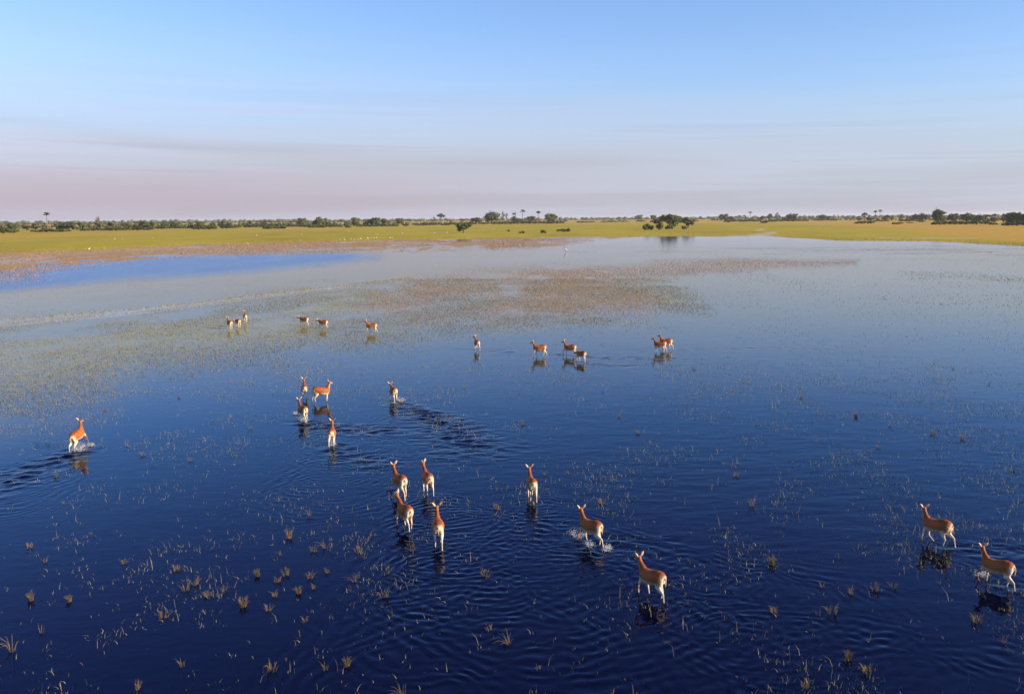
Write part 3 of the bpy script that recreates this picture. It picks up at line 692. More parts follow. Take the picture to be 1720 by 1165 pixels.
# ------------------------------------------------------------------ plants standing in the water
M = Mat('wet_grass', 0.6, 0.25)
M.l(M.attr('tint')[0], 'Base Color')
WET = M.m
PAL = {'pale': [(.20, .20, .12), (.15, .17, .075), (.25, .22, .14), (.12, .14, .05)],
       'olive': [(.20, .19, .08), (.26, .22, .11), (.15, .16, .06), (.28, .24, .15)],
       'belt': [(.135, .125, .060), (.165, .145, .085), (.100, .105, .045), (.180, .160, .105)],
       'brown': [(.22, .145, .080), (.27, .17, .105), (.18, .145, .07), (.25, .14, .09)],
       'red': [(.26, .150, .080), (.22, .140, .068), (.29, .180, .105), (.19, .130, .058)]}
def blades(X, Y, hgt, wid, pal, lean=0.5, seed=1, segs=2, z0=-0.02):
    rg = np.random.default_rng(seed); n = len(X)
    a = rg.uniform(0, 6.283, n); la = rg.uniform(0, 6.283, n); le = rg.uniform(0, lean, n) * hgt
    ax = np.stack((np.cos(a), np.sin(a), np.zeros(n)), 1) * (wid / 2)[:, None]
    B = np.stack((X, Y, np.full(n, z0)), 1)
    lv = np.stack((np.cos(la), np.sin(la), np.zeros(n)), 1) * le[:, None]
    up = np.zeros((n, 3)); up[:, 2] = hgt
    c = np.array(PAL[pal])[rg.integers(0, 4, n)] * rg.uniform(.75, 1.25, n)[:, None]
    c4 = np.concatenate((c, np.ones((n, 1))), 1)
    if segs == 1:
        V = np.stack((B - ax, B + ax, B + lv + up), 1); k = 3
        F = np.arange(3 * n).reshape(-1, 3)
    else:
        mid = B + lv * .3 + up * .6
        V = np.stack((B - ax, B + ax, mid + ax * .8, mid - ax * .8, B + lv * 1.15 + up), 1); k = 5
        i = np.arange(n)[:, None] * 5
        F = np.concatenate((i + np.array([[0, 1, 2]]), i + np.array([[0, 2, 3]]), i + np.array([[3, 2, 4]])))
    return V.reshape(-1, 3), F, np.repeat(c4, k, 0)
def scatter(poly_px, dens, seed):
    """random points on the water inside the ground polygon under a pixel box; dens(P, X, Y) in points per square metre"""
    rg = np.random.default_rng(seed)
    (x0, y0, x1, y1), dmax = poly_px
    c = np.array([ground(x, y) for x, y in ((x0, y0), (x1, y0), (x0, y1), (x1, y1))])
    lo = c[:, :2].min(0); hi = c[:, :2].max(0)
    n = int((hi - lo).prod() * dmax)
    XY = rg.uniform(lo, hi, (n, 2))
    P = project(np.concatenate((XY, np.zeros((n, 1))), 1))
    ok = (P[:, 0] > x0) & (P[:, 0] < x1) & (P[:, 1] > y0) & (P[:, 1] < y1)
    XY, P = XY[ok], P[ok]
    d = dens(P, XY[:, 0], XY[:, 1])
    k = rg.random(len(XY)) < d / dmax
    return XY[k, 0], XY[k, 1], P[k]
def grass(name, label, sets):
    Vs, Fs, Cs, b = [], [], [], 0
    for V, F, C in sets:
        Vs.append(V); Fs.append(F + b); Cs.append(C); b += len(V)
    me = mesh_np(name, np.concatenate(Vs), np.concatenate(Fs), {'tint': ('FLOAT_COLOR', np.concatenate(Cs))})
    return tag(obj(name, me, WET), label, 'water grass', kind='stuff')
def around(X, Y, k, spread, seed):
    rg = np.random.default_rng(seed)
    X = np.repeat(X, k); Y = np.repeat(Y, k)
    return X + rg.normal(0, spread, len(X)), Y + rg.normal(0, spread, len(Y))

# 1. sprinkled tips in the open water close by
def d_near(P, X, Y):
    n = fbm(X / 1.6, Y / 2.2, 101); m = fbm(X / 7, Y / 9, 103)
    lowerleft = sst(700, 950, P[:, 1])
    clump = sst(.44, .66, n) * (0.25 + sst(.38, .6, m))
    wakefree = 1.0
    return (2.0 + 34 * clump) * (0.55 + 0.45 * lowerleft) * wakefree
X, Y, P = scatter(((-150, 610, 1870, 1260), 46), d_near, 201)
X2, Y2 = around(X, Y, 2, .07, 5)
rg = np.random.default_rng(6); n = len(X2)
near_tips = blades(X2, Y2, rg.uniform(.03, .13, n), rg.uniform(.005, .012, n), 'pale', 1.3, 7)
n3 = n // 9; sel = rg.choice(n, n3, False)
near_tall = blades(X2[sel] + rg.normal(0, .1, n3), Y2[sel] + rg.normal(0, .1, n3), rg.uniform(.12, .34, n3), rg.uniform(.004, .008, n3), 'olive', .8, 8)
grass('emergent_grass_tips', 'countless small pale grass tips poking out of the dark open water', [near_tips, near_tall])

# 2. the flooded grass belt in the middle distance
def d_mid(P, X, Y):
    f = inside_soft(P, BELT, 22)
    n = fbm(X / 3.5, Y / 6, 111); m = fbm(X / 13, Y / 22, 113)
    base = 4.0 * sst(.40, .62, n) + .3
    return base * sst(700, 600, P[:, 1]) * (.4 + m) + 62.0 * f * sst(.28, .6, n * .6 + m * .4)
X, Y, P = scatter(((-200, 468, 1900, 700), 70), d_mid, 211)
rg = np.random.default_rng(12); n = len(X)
mid = blades(X, Y, rg.uniform(.04, .16, n), rg.uniform(.014, .032, n), 'belt', .9, 13, 1)
grass('flooded_grass_belt', 'belt of thin olive grass standing in the shallow water below the boat channel', [mid])
def d_brown(P, X, Y):
    f1 = inside_soft(P, BROWN1, 20); f2 = inside_soft(P + (np.stack((fbm(X / 20, Y / 30, 127), fbm(X / 12, Y / 40, 129)), 1) - .5) * (60, 16), BROWN2, 8)
    n = fbm(X / 4, Y / 9, 121); m = fbm(X / 16, Y / 30, 123)
    return 30.0 * f1 * sst(.30, .60, n * .5 + m * .5) + 24.0 * f2 * sst(.30, .55, n * .5 + m * .5)
X, Y, P = scatter(((560, 428, 1500, 560), 34), d_brown, 221)
rg = np.random.default_rng(14); n = len(X)
brn = blades(X, Y, rg.uniform(.04, .15, n), rg.uniform(.022, .046, n), 'brown', .9, 15, 1)
grass('brown_reed_patch', 'brownish reed patch rising from the pale water in the middle distance', [brn])
# 3. far right and far middle: scattered darker stems and thin streaks
def d_far(P, X, Y):
    n = fbm(X / 9, Y / 30, 131); m = fbm(X / 40, Y / 26, 133)
    f = inside_soft(P, [(1510, 453), (1580, 456), (1900, 468), (1900, 482), (1600, 474), (1510, 464)], 7)
    return 2.2 * sst(.55, .72, n * .6 + m * .4) + 4 * f * sst(.45, .65, n) + .10 + 4 * sst(.56, .66, fbm(X / 16, Y / 7, 137)) * sst(440, 425, P[:, 1]) * sst(1150, 1300, P[:, 0])
X, Y, P = scatter(((820, 412, 1900, 520), 5), d_far, 231)
rg = np.random.default_rng(16); n = len(X)
farb = blades(X, Y, rg.uniform(.04, .15, n), rg.uniform(.03, .08, n), 'belt', .9, 17, 1)
grass('scattered_far_stems', 'sparse stems and thin streaks of grass in the pale far water on the right', [farb])
# 4. reddish swamp grass on the wet flats along the left shore
def d_red(P, X, Y):
    z, dy, dm, _ = land_level(X, Y)
    n = fbm(X / 6, Y / 16, 141); m = fbm(X / 22, Y / 55, 143)
    left = sst(330, 60, P[:, 0])
    inflat = sst(-3, 4, dm) * sst(2.5, -1, dy)
    fringe = left * sst(-16, 2, dm) * sst(1, -2, dy)
    return (7.5 * inflat * sst(.30, .60, n * .5 + m * .5) + 6.0 * fringe * sst(.35, .6, n)) * (1 - .75 * sst(820, 1000, P[:, 0]))
X, Y, P = scatter(((-260, 398, 1060, 492), 9), d_red, 241)
rg = np.random.default_rng(18); n = len(X)
red = blades(X, Y, rg.uniform(.08, .30, n), rg.uniform(.05, .12, n), 'red', .7, 19, 1, -.04)
grass('red_swamp_grass', 'reddish brown swamp grass covering the wet flats along the left shore', [red])
# 5. two thin lines of grass edging the old boat channel
ch = np.array([(-80, 548), (0, 537), (100, 529), (220, 520), (330, 508), (440, 494), (560, 481), (690, 466)], float)
Xc, Yc = [], []
rg = np.random.default_rng(20)
for off, dn in ((0, 40), (7.5, 26)):
    for a, b in zip(ch, ch[1:]):
        k = int(np.hypot(*(ground(*a) - ground(*b))[:2]) * dn)
        t = rg.random(k)
        for tt in t:
            q = a + (b - a) * tt
            scale = (q[1] - 369) / 170
            w = ground(q[0], q[1] + off * scale * scale)
            Xc.append(w[0] + rg.normal(0, .12)); Yc.append(w[1] + rg.normal(0, .18))
Xc, Yc = np.array(Xc), np.array(Yc); n = len(Xc)
grass('channel_edge_grass', 'two thin lines of grass edging the pale boat channel on the left',
      [blades(Xc, Yc, rg.uniform(.06, .2, n), rg.uniform(.025, .05, n), 'olive', .5, 21, 1)])
# 6. tussocks roughen the meadow edge
def d_edge(P, X, Y):
    z, dy, dm, _ = land_level(X, Y)
    return .35 * sst(-1.2, .6, dy) * sst(7, 1, dy) * sst(.3, .6, fbm(X / 12, Y / 30, 151))
X, Y, P = scatter(((-60, 390, 1790, 428), .36), d_edge, 251)
z, _, _, _ = land_level(X, Y)
rg = np.random.default_rng(22); n = len(X)
V, F, C = blades(X, Y, rg.uniform(.10, .28, n), rg.uniform(.2, .5, n), 'olive', 1.2, 23, 1)
V[:, 2] += np.repeat(z, 3)
PALG = np.array([(.22, .20, .025), (.27, .22, .035), (.19, .19, .024), (.30, .24, .06)])
C[:, :3] = np.repeat(PALG[rg.integers(0, 4, n)], 3, 0)
grass('meadow_edge_grass', 'green and straw coloured grass along the edge of the meadow', [(V, F, C)])

# ------------------------------------------------------------------ antelopes
def ellipse_loft(secs, sides=14):
    """secs: (centre(3), forward tangent(3) or None, half width, half height)"""
    C = np.array([s[0] for s in secs], float)
    T = np.gradient(C, axis=0); T /= np.linalg.norm(T, axis=1)[:, None]
    an = np.linspace(0, 2 * math.pi, sides, endpoint=False); Vs = []
    for c, t, s in zip(C, T, secs):
        side = np.array(s[3]) if len(s) > 3 else np.array((0, 1.0, 0))
        side = side - t * (side @ t); side /= np.linalg.norm(side)
        up = np.cross(t, side)
        Vs.append(c + np.cos(an)[:, None] * side * s[1] + np.sin(an)[:, None] * up * s[2])
    k = len(secs); V = np.concatenate(Vs)
    F = []
    for i in range(k - 1):
        for j in range(sides):
            jn = (j + 1) % sides
            F.append((i * sides + j, i * sides + jn, (i + 1) * sides + jn, (i + 1) * sides + j))
    caps = [tuple(range(sides))[::-1], tuple((k - 1) * sides + j for j in range(sides))]
    return V, F, caps
def rot2(v, a): return np.array((v[0] * math.cos(a) - v[1] * math.sin(a), v[0] * math.sin(a) + v[1] * math.cos(a)))
# fore: (upper swing, knee bend); hind: (thigh swing, hock bend); degrees, + swings forward
POSES = {
 'stand':    dict(f=((2, 0), (-4, 0)), b=((-12, 0), (6, 0)), neck=58, head=-8),
 'walk_a':   dict(f=((24, 30), (-14, 0)), b=((-16, 0), (14, 4)), neck=50, head=-18),
 'walk_b':   dict(f=((-12, 2), (16, 8)), b=((10, 4), (-14, 0)), neck=54, head=-14),
 'walk_c':   dict(f=((18, 0), (-4, 44)), b=((14, 6), (-18, 4)), neck=60, head=-10),
 'walk_d':   dict(f=((44, 62), (2, 0)), b=((-20, 0), (16, 6)), neck=56, head=-12),
 'stride':   dict(f=((38, 34), (6, 30)), b=((-30, -6), (12, 8)), neck=56, head=-12),
 'trot':     dict(f=((40, 40), (-18, 30)), b=((-28, -4), (18, 16)), neck=56, head=-16),
 'trot_low': dict(f=((30, 44), (-16, 4)), b=((-22, 0), (16, 10)), neck=24, head=-24),
 'gallop':   dict(f=((46, 20), (34, 34)), b=((-30, -8), (-20, -2)), neck=62, head=-14, pitch=14),
 'graze':    dict(f=((10, 0), (-8, 0)), b=((-10, 0), (10, 0)), neck=-12, head=-40),
 'low':      dict(f=((20, 24), (-12, 0)), b=((-16, 0), (12, 4)), neck=14, head=-26),
}
def antelope_body(pose, head_yaw):
    ps = POSES[pose]
    parts = []
    tor = [((-.515, 0, .81), .045, .07), ((-.485, 0, .82), .105, .135), ((-.41, 0, .83), .150, .185), ((-.30, 0, .825), .178, .208), ((-.15, 0, .780), .195, .218), ((0, 0, .742), .205, .224),
           ((.13, 0, .732), .195, .228), ((.25, 0, .745), .162, .226), ((.35, 0, .785), .118, .190), ((.43, 0, .82), .07, .125)]
    parts.append(ellipse_loft(tor, 16))
    ne = R(ps['neck'] + (9 if ps['neck'] > 40 else 0)); yaw = R(head_yaw)
    base = np.array((.33, 0, .86))
    d0 = np.array((math.cos(ne), 0, math.sin(ne)))
    dm = np.array((math.cos(ne) * math.cos(yaw * .5), math.cos(ne) * math.sin(yaw * .5), math.sin(ne)))
    p1 = base + d0 * .160; p2 = p1 + dm * .125; p3 = p2 + dm * .085
    neck = [(base - d0 * .05, .105, .165), (base + d0 * .06, .092, .135), (p1, .066, .094), (p2, .054, .070), (p3, .050, .063), (p3 + dm * .04, .03, .04)]
    parts.append(ellipse_loft(neck, 12))
    hp = R(ps['head'])
    hd = np.array((math.cos(hp) * math.cos(yaw), math.cos(hp) * math.sin(yaw), math.sin(hp)))
    hs_ = np.array((-math.sin(yaw), math.cos(yaw), 0)); hu = np.cross(hd, hs_)
    h0 = p3 + np.array((0, 0, .012))
    head = [(h0 - hd * .075, .030, .035, hs_), (h0 - hd * .045, .054, .062, hs_), (h0 + hd * .02, .060, .070, hs_), (h0 + hd * .09 - hu * .008, .048, .056, hs_), (h0 + hd * .16 - hu * .016, .034, .040, hs_),
            (h0 + hd * .215 - hu * .020, .032, .034, hs_), (h0 + hd * .245 - hu * .022, .020, .022, hs_)]
    parts.append(ellipse_loft(head, 12))
    legs = []
    for sy, (sw, kb) in zip((1, -1), ps['f']):
        a = R(sw); k = R(kb)
        sh = np.array((.30, .70)); up = rot2((0, -.36), a); kn = sh + up
        lo = rot2((0, -.25), a - k); fe = kn + lo
        ho = fe + rot2((.025, -.07), a - k * .9)
        y = sy * .092
        el = sh + up * .42
        pts = [((sh[0] + .01, sy * .085, sh[1] + .06), .070, .100), ((sh[0], y, sh[1] - .03), .060, .085), ((el[0], y, el[1]), .043, .056), ((el[0] * .4 + kn[0] * .6, y, el[1] * .4 + kn[1] * .6), .029, .034),
               ((kn[0], y, kn[1]), .027, .030), ((kn[0] * .8 + fe[0] * .2, y, kn[1] * .8 + fe[1] * .2), .020, .022), ((kn[0] * .3 + fe[0] * .7, y, kn[1] * .3 + fe[1] * .7), .0175, .019),
               ((fe[0], y, fe[1]), .022, .025), ((ho[0], y, ho[1]), .023, .029), ((ho[0] + .012, y, ho[1] - .03), .020, .026)]
        parts.append(ellipse_loft(pts, 10)); legs.append(ho)
    for sy, (sw, kb) in zip((1, -1), ps['b']):
        a = R(sw); k = R(kb)
        hip = np.array((-.37, .80)); st = hip + rot2((.10, -.22), a); hk = st + rot2((-.185, -.185), a * .9)
        fe = hk + rot2((.03, -.29), a * .8 + k * -.6); ho = fe + rot2((.03, -.07), a * .8 - k * .6)
        y = sy * .098
        pts = [((hip[0], sy * .07, hip[1] + .05), .085, .150), ((hip[0] * .6 + st[0] * .4, sy * .085, hip[1] * .6 + st[1] * .4), .083, .150), ((st[0] - .02, y, st[1]), .066, .108), ((st[0] * .5 + hk[0] * .5, y, st[1] * .5 + hk[1] * .5), .043, .064),
               ((hk[0] * .85 + st[0] * .15, y, hk[1] * .85 + st[1] * .15), .027, .040), ((hk[0], y, hk[1] - .02), .024, .033), ((hk[0] * .75 + fe[0] * .25, y, hk[1] * .75 + fe[1] * .25), .020, .024),
               ((hk[0] * .25 + fe[0] * .75, y, hk[1] * .25 + fe[1] * .75), .018, .021), ((fe[0], y, fe[1]), .022, .025), ((ho[0], y, ho[1]), .023, .029), ((ho[0] + .012, y, ho[1] - .03), .020, .026)]
        parts.append(ellipse_loft(pts, 10)); legs.append(ho)
    bm = bmesh.new()
    for V, F, caps in parts:
        vs = [bm.verts.new(v) for v in V]
        for f in F + caps: bm.faces.new([vs[i] for i in f])
    bmesh.ops.recalc_face_normals(bm, faces=bm.faces)
    me = bpy.data.meshes.new('antelope_rough'); bm.to_mesh(me); bm.free()
    o = bpy.data.objects.new('antelope_rough', me); COL.objects.link(o)
    m = o.modifiers.new('r', 'REMESH'); m.mode = 'VOXEL'; m.voxel_size = 0.0135; m.use_smooth_shade = True
    m = o.modifiers.new('s', 'SMOOTH'); m.factor = .5; m.iterations = 5
    dg = bpy.context.evaluated_depsgraph_get()
    body = bpy.data.meshes.new_from_object(o.evaluated_get(dg))
    bpy.data.objects.remove(o); bpy.data.meshes.remove(me)
    body.name = 'antelope_body'
    n = len(body.vertices)
    V = np.empty(n * 3, np.float32); body.vertices.foreach_get('co', V); V = V.reshape(-1, 3)
    N = np.empty(n * 3, np.float32); body.vertices.foreach_get('normal', N); N = N.reshape(-1, 3)
    # coat: chestnut back and neck, cream belly, inner legs and buttocks, darker shins and muzzle; flanks carry painted shade
    red = np.array((.340, .092, .018)); deep = np.array((.140, .038, .009)); cream = np.array((.66, .53, .38)); tan = np.array((.245, .118, .048)); darkc = np.array((.055, .035, .022))
    x, y, z = V.T
    jit = (fbm(x * 14 + 5, z * 14 + y * 9, 7) - .5) + .7 * (fbm(x * 5 + 2, z * 6 + y * 4, 9, 2) - .5)
    belly = sst(.73, .575, z + jit * .05) * (x < .42)
    belly = np.maximum(belly, sst(-.35, -.75, N[:, 2]) * sst(.78, .70, z) * (x < .40))
    C = red[None] * (1 - sst(.91, .99, z) * .65)[:, None] + deep[None] * (sst(.91, .99, z) * .65)[:, None]
    flank = sst(.90, .70, z + jit * .04)
    C = C * (1 - flank * .75)[:, None] + tan[None] * (flank * .75)[:, None]  # tan flank fade, darkened so that shade is part of the colour
    C = C * (1 - belly)[:, None] + cream[None] * belly[:, None]
    butt = sst(-.36, -.50, x + jit * .05) * sst(.985, .86, z + np.abs(y) * .25) * sst(.15, .55, -N[:, 0] + .25)
    butt = np.maximum(butt, sst(-.20, -.40, x) * sst(.64, .52, z))
    C = C * (1 - butt)[:, None] + cream[None] * butt[:, None]
    legz = sst(.52, .44, z)
    front = sst(.2, .8, N[:, 0]) * legz
    C = C * (1 - front * .55)[:, None] + tan[None] * (front * .55)[:, None]
    low = sst(.12, .06, z); C = C * (1 - low)[:, None] + darkc[None] * low[:, None]
    # neck and head in their own frame
    rel = V - base
    isneck = (x > .40) & (np.linalg.norm(rel - np.outer(np.clip(rel @ d0, 0, .6), d0), axis=1) < .22) & (z > (.80 if ne > 0 else .3))
    along = rel @ d0; ven = rel @ np.cross(np.array((0, 1.0, 0)), d0)
    throat = sst(.02, .07, ven) * isneck * sst(.05, .2, along)
    C = np.where(isneck[:, None], red[None] * .98 + tan[None] * .10, C)
    C = C * (1 - throat * .75)[:, None] + cream[None] * (throat * .75)[:, None]
    hr = V - h0; ha = hr @ hd; hv = hr @ hu; hsd = hr @ hs_
    ishead = (ha > -.09) & (ha < .27) & (np.abs(hsd) < .075) & (np.abs(hv) < .085)
    C = np.where(ishead[:, None], red * .55 + tan * .5, C)
    chin = ishead * sst(-.01, -.04, hv) * sst(.03, .07, ha); C = C * (1 - chin * .85)[:, None] + cream[None] * (chin * .85)[:, None]
    eyer = ishead * np.exp(-((ha - .055) / .03) ** 2 - ((hv - .02) / .022) ** 2); C = C * (1 - eyer * .6)[:, None] + cream[None] * (eyer * .6)[:, None]
    nose = ishead * sst(.205, .235, ha); C = C * (1 - nose)[:, None] + darkc[None] * nose[:, None]
    C = C * (1 + jit * .35)[:, None]
    a = body.attributes.new('coat', 'FLOAT_COLOR', 'POINT')
    a.data.foreach_set('color', np.concatenate((C, np.ones((n, 1))), 1).astype(np.float32).ravel())
    body.polygons.foreach_set('use_smooth', np.ones(len(body.polygons), bool))
    frame = dict(h0=h0, hd=hd, hs=hs_, hu=hu, legs=legs)
    return body, frame
M = Mat('antelope_coat', 0.62, 0.22)
hair = M.noise(M.pos((60, 60, 22), True), 1.0, 3, .6)
M.l(M.mix(1.0, M.attr('coat')[0], M.n('ShaderNodeCombineColor', {0: M.mr(hair, .2, .8, .82, 1.12), 1: M.mr(hair, .2, .8, .82, 1.12), 2: M.mr(hair, .2, .8, .82, 1.12)}).outputs[0], 'MULTIPLY'), 'Base Color')
M.l(M.bump(hair, .25, .006), 'Normal')
COAT = M.m
M = Mat('ear_skin', 0.7, 0.2); M.l(M.attr('coat')[0], 'Base Color'); EAR = M.m
M = Mat('eye', 0.12, 0.5); M.b.inputs['Base Color'].default_value = (.012, .008, .006, 1); EYE = M.m
def ear_mesh():
    """leaf-shaped cup, white inside with a dark tip; grows along +z, opens to +x"""
    k, s = 8, 9
    V, C = [], []
    for side in (0, 1):
        for i in range(k):
            t = i / (k - 1); w = .043 * (math.sin(math.pi * min(1, t * .86 + .12)) ** .8) * (1 - t ** 5 * .9)
            for j in range(s):
                a = (j / (s - 1) - .5) * 2.3
                r = 1.0 if side == 0 else .86
                V.append((-math.cos(a) * w * .62 * r + .022 + side * .003, math.sin(a) * w * r, t * .185 + .002))
                tip = max(0, (t - .82) / .18)
                c = (np.array((.52, .34, .20)) if side == 0 else np.array((.70, .60, .48)))
                C.append(tuple(c * (1 - tip * .85)) + (1,))
    F = []
    for side in (0, 1):
        o_ = side * k * s
        for i in range(k - 1):
            for j in range(s - 1):
                q = (o_ + i * s + j, o_ + i * s + j + 1, o_ + (i + 1) * s + j + 1, o_ + (i + 1) * s + j)
                F.append(q if side else q[::-1])
    for i in range(k - 1):
        for j in (0, s - 1):
            F.append((i * s + j, (i + 1) * s + j, k * s + (i + 1) * s + j, k * s + i * s + j))
    return mesh_np('ear', np.array(V), np.array(F), {'coat': ('FLOAT_COLOR', np.array(C))}, True)
EAR_ME = ear_mesh(); EAR_ME.materials.append(EAR)
def eye_mesh():
    bm = bmesh.new(); bmesh.ops.create_uvsphere(bm, u_segments=10, v_segments=7, radius=.0145)
    me = bpy.data.meshes.new('eye'); bm.to_mesh(me); bm.free(); me.materials.append(EYE)
    for p in me.polygons: p.use_smooth = True
    return me
EYE_ME = eye_mesh()
def tail_mesh():
    V, F = tubes_np([([(0, 0, 0), (-.030, 0, -.03), (-.042, 0, -.10), (-.035, 0, -.18), (-.025, .0, -.25), (-.02, 0, -.30)], [.022, .021, .016, .014, .019, .004])], 8)
    t = sst(-.20, -.27, V[:, 2])[:, None]
    C = np.array((.50, .34, .19)) * (1 - t) + np.array((.05, .03, .02)) * t
    me = mesh_np('tail', V, F, {'coat': ('FLOAT_COLOR', np.concatenate((C, np.ones((len(C), 1))), 1))}, True)
    me.materials.append(EAR); return me
TAIL_ME = tail_mesh()
def basis(xa, ya, za, loc):
    m = Matrix.Identity(4)
    for i, v in enumerate((xa, ya, za)):
        for r in range(3): m[r][i] = v[r]
    for r in range(3): m[r][3] = loc[r]
    return m
WADE = 0.19                                                        # the animals stand in water to above the fetlock
BODY = {}
for d in HERD:
    key = (d['pose'], d.get('hy', 0))
    if key not in BODY: BODY[key] = antelope_body(*key)
    body, fr_ = BODY[key]
    e = empty('antelope', (d['w'][0], d['w'][1], -WADE * d['s']), R(d['h']), (d['s'] * .95, d['s'], d['s']))
    pit = POSES[d['pose']].get('pitch')
    if pit: e.rotation_euler = Euler((0, -R(pit), R(d['h']))); e.location.z += .10
    tag(e, d['label'], 'antelope', 'antelopes wading through the flooded grassland')
    obj('body', body, COAT, e)
    h0, hd, hs_, hu = (Vector(fr_[k]) for k in ('h0', 'hd', 'hs', 'hu'))
    for sgn in (1, -1):
        ear = obj('ear', EAR_ME, None, e)
        out_dir = (hs_ * sgn * .66 + hu * .82 - hd * .25).normalized()
        face = (hd * .55 + hs_ * sgn * .50 - hu * .1); face = (face - out_dir * face.dot(out_dir)).normalized()
        ear.matrix_local = basis(face, out_dir.cross(face), out_dir, h0 - hd * .045 + hs_ * sgn * .040 + hu * .038)
        eye = obj('eye', EYE_ME, None, e)
        eye.location = h0 + hd * .052 + hs_ * sgn * .048 + hu * .024
    tl = obj('tail', TAIL_ME, None, e); tl.location = (-.52, 0, .885)

# ------------------------------------------------------------------ splashes at moving feet
M = Mat('spray', 0.25, 0.5)
M.b.inputs['Base Color'].default_value = (.66, .71, .78, 1); M.b.inputs['Transmission Weight'].default_value = .35; M.b.inputs['IOR'].default_value = 1.2
SPRAY = M.m
def splash_mesh(seed, size, n):
    rg = np.random.default_rng(seed); Vs, Fs, b = [], [], 0
    oc = np.array([(1, 0, 0), (-1, 0, 0), (0, 1, 0), (0, -1, 0), (0, 0, 1), (0, 0, -1)], float)
    of = np.array([(0, 2, 4), (2, 1, 4), (1, 3, 4), (3, 0, 4), (2, 0, 5), (1, 2, 5), (3, 1, 5), (0, 3, 5)])
    for k in range(n):                                             # flying drops, thrown up along arcs
        a = rg.uniform(0, 6.28); t = rg.random(); r = size * (.15 + .75 * t) * rg.uniform(.6, 1.2)
        z = size * 1.6 * t * (1.05 - t) * rg.uniform(.3, 1.3) + .01
        s = rg.uniform(.0028, .008)
        st_ = np.array((s, s, s * rg.uniform(1, 2.4)))
        Vs.append(oc * st_ + (math.cos(a) * r, math.sin(a) * r * .7, z)); Fs.append(of + b); b += 6
    V1, F1 = np.concatenate(Vs), np.concatenate(Fs)
    paths = []
    for k in range(9):                                             # ragged tongues of the splash crown
        a = k * .3927 * 2.4 + rg.uniform(-.2, .2); L = size * rg.uniform(.2, .6); r0 = size * rg.uniform(.08, .45)
        c, s_ = math.cos(a), math.sin(a) * .7
        paths.append(([(c * r0, s_ * r0, -.01), (c * (r0 + L * .3), s_ * (r0 + L * .3), L * .38), (c * (r0 + L * .75), s_ * (r0 + L * .75), L * .55), (c * (r0 + L), s_ * (r0 + L), L * .42)], [.013, .010, .006, .002]))
    V2, F2 = tubes_np(paths, 5)
    F2 = np.concatenate((F2[:, [0, 1, 2]], F2[:, [0, 2, 3]]))
    return mesh_np('water_splash', np.concatenate((V1, V2)), np.concatenate((F1, F2 + len(V1))), None, True)
SPL = [splash_mesh(1, .38, 520), splash_mesh(2, .25, 330), splash_mesh(3, .55, 800)]
for px, py, k, lab in [(133, 757, 2, 'spray thrown up behind the galloping antelope on the far left'), (152, 749, 1, 'spray ahead of the galloping antelope on the far left'),
                       (510, 707, 0, 'spray at the feet of the antelope below the orange side-on one'), (497, 696, 1, 'small spray in front of the antelope below the orange side-on one'), (672, 674, 0, 'spray at the feet of the lone antelope with lowered head'),
                       (558, 748, 1, 'small spray at the feet of the antelope at the end of the dark wake'), (1020, 923, 1, 'spray at the hind foot of the splashing antelope in the foreground'), (968, 902, 0, 'spray at the leading forefoot of the splashing antelope in the foreground'),
                       (990, 917, 1, 'spray under the belly of the splashing antelope in the foreground'), (1647, 967, 1, 'spray at the lifted foreleg of the antelope by the right edge'), (656, 822, 1, 'small spray at the front of the rear left antelope in the bunch of four')]:
    w = ground(px, py)
    s = obj('water_splash', SPL[k], SPRAY); s.location = w; s.rotation_euler = (0, 0, px * .7 % 6.28)
    tag(s, lab, 'splash', 'splashes at the feet of the antelopes', 'stuff')

# ------------------------------------------------------------------ birds
M = Mat('white_plumage', 0.7, 0.2); M.l(M.mix(M.noise(M.pos((8, 8, 8), True), 1, 2), (.74, .72, .66), (.82, .81, .78)), 'Base Color'); PLUME = M.m
M = Mat('dark_plumage', 0.6, 0.3); M.l(M.mix(M.noise(M.pos((8, 8, 8), True), 1, 2), (.02, .02, .022), (.05, .045, .04)), 'Base Color'); DARKP = M.m
M = Mat('bird_leg', 0.6, 0.3); M.b.inputs['Base Color'].default_value = (.10, .07, .05, 1); BLEG = M.m
def loft_mesh(name, secs, sides=10):
    V, F, caps = ellipse_loft(secs, sides)
    bm = bmesh.new(); vs = [bm.verts.new(v) for v in V]
    for f in F + caps: bm.faces.new([vs[i] for i in f])
    bmesh.ops.recalc_face_normals(bm, faces=bm.faces)
    me = bpy.data.meshes.new(name); bm.to_mesh(me); bm.free()
    for p in me.polygons: p.use_smooth = True
    return me
b_body = loft_mesh('bird_body', [((-.34, 0, .44), .02, .015), ((-.22, 0, .49), .08, .06), ((-.08, 0, .54), .12, .11), ((.06, 0, .58), .12, .12), ((.17, 0, .64), .08, .09), ((.22, 0, .70), .04, .05)])
b_neck = loft_mesh('bird_neck', [((.19, 0, .66), .05, .055), ((.26, 0, .76), .034, .036), ((.25, 0, .87), .028, .03), ((.24, 0, .96), .027, .028), ((.27, 0, 1.02), .038, .042), ((.32, 0, 1.03), .032, .034), ((.35, 0, 1.02), .012, .014)])
b_bill = loft_mesh('bird_bill', [((.34, 0, 1.022), .015, .018), ((.42, 0, 1.012), .011, .013), ((.52, 0, 1.0), .003, .004)], 6)
Vl, Fl = tubes_np([([(0, 0, .50), (.01, 0, .27), (-.02, 0, .0), (.06, 0, -.01)], [.026, .014, .012, .010])], 6)
b_leg = mesh_np('bird_leg', Vl, Fl, None, True)
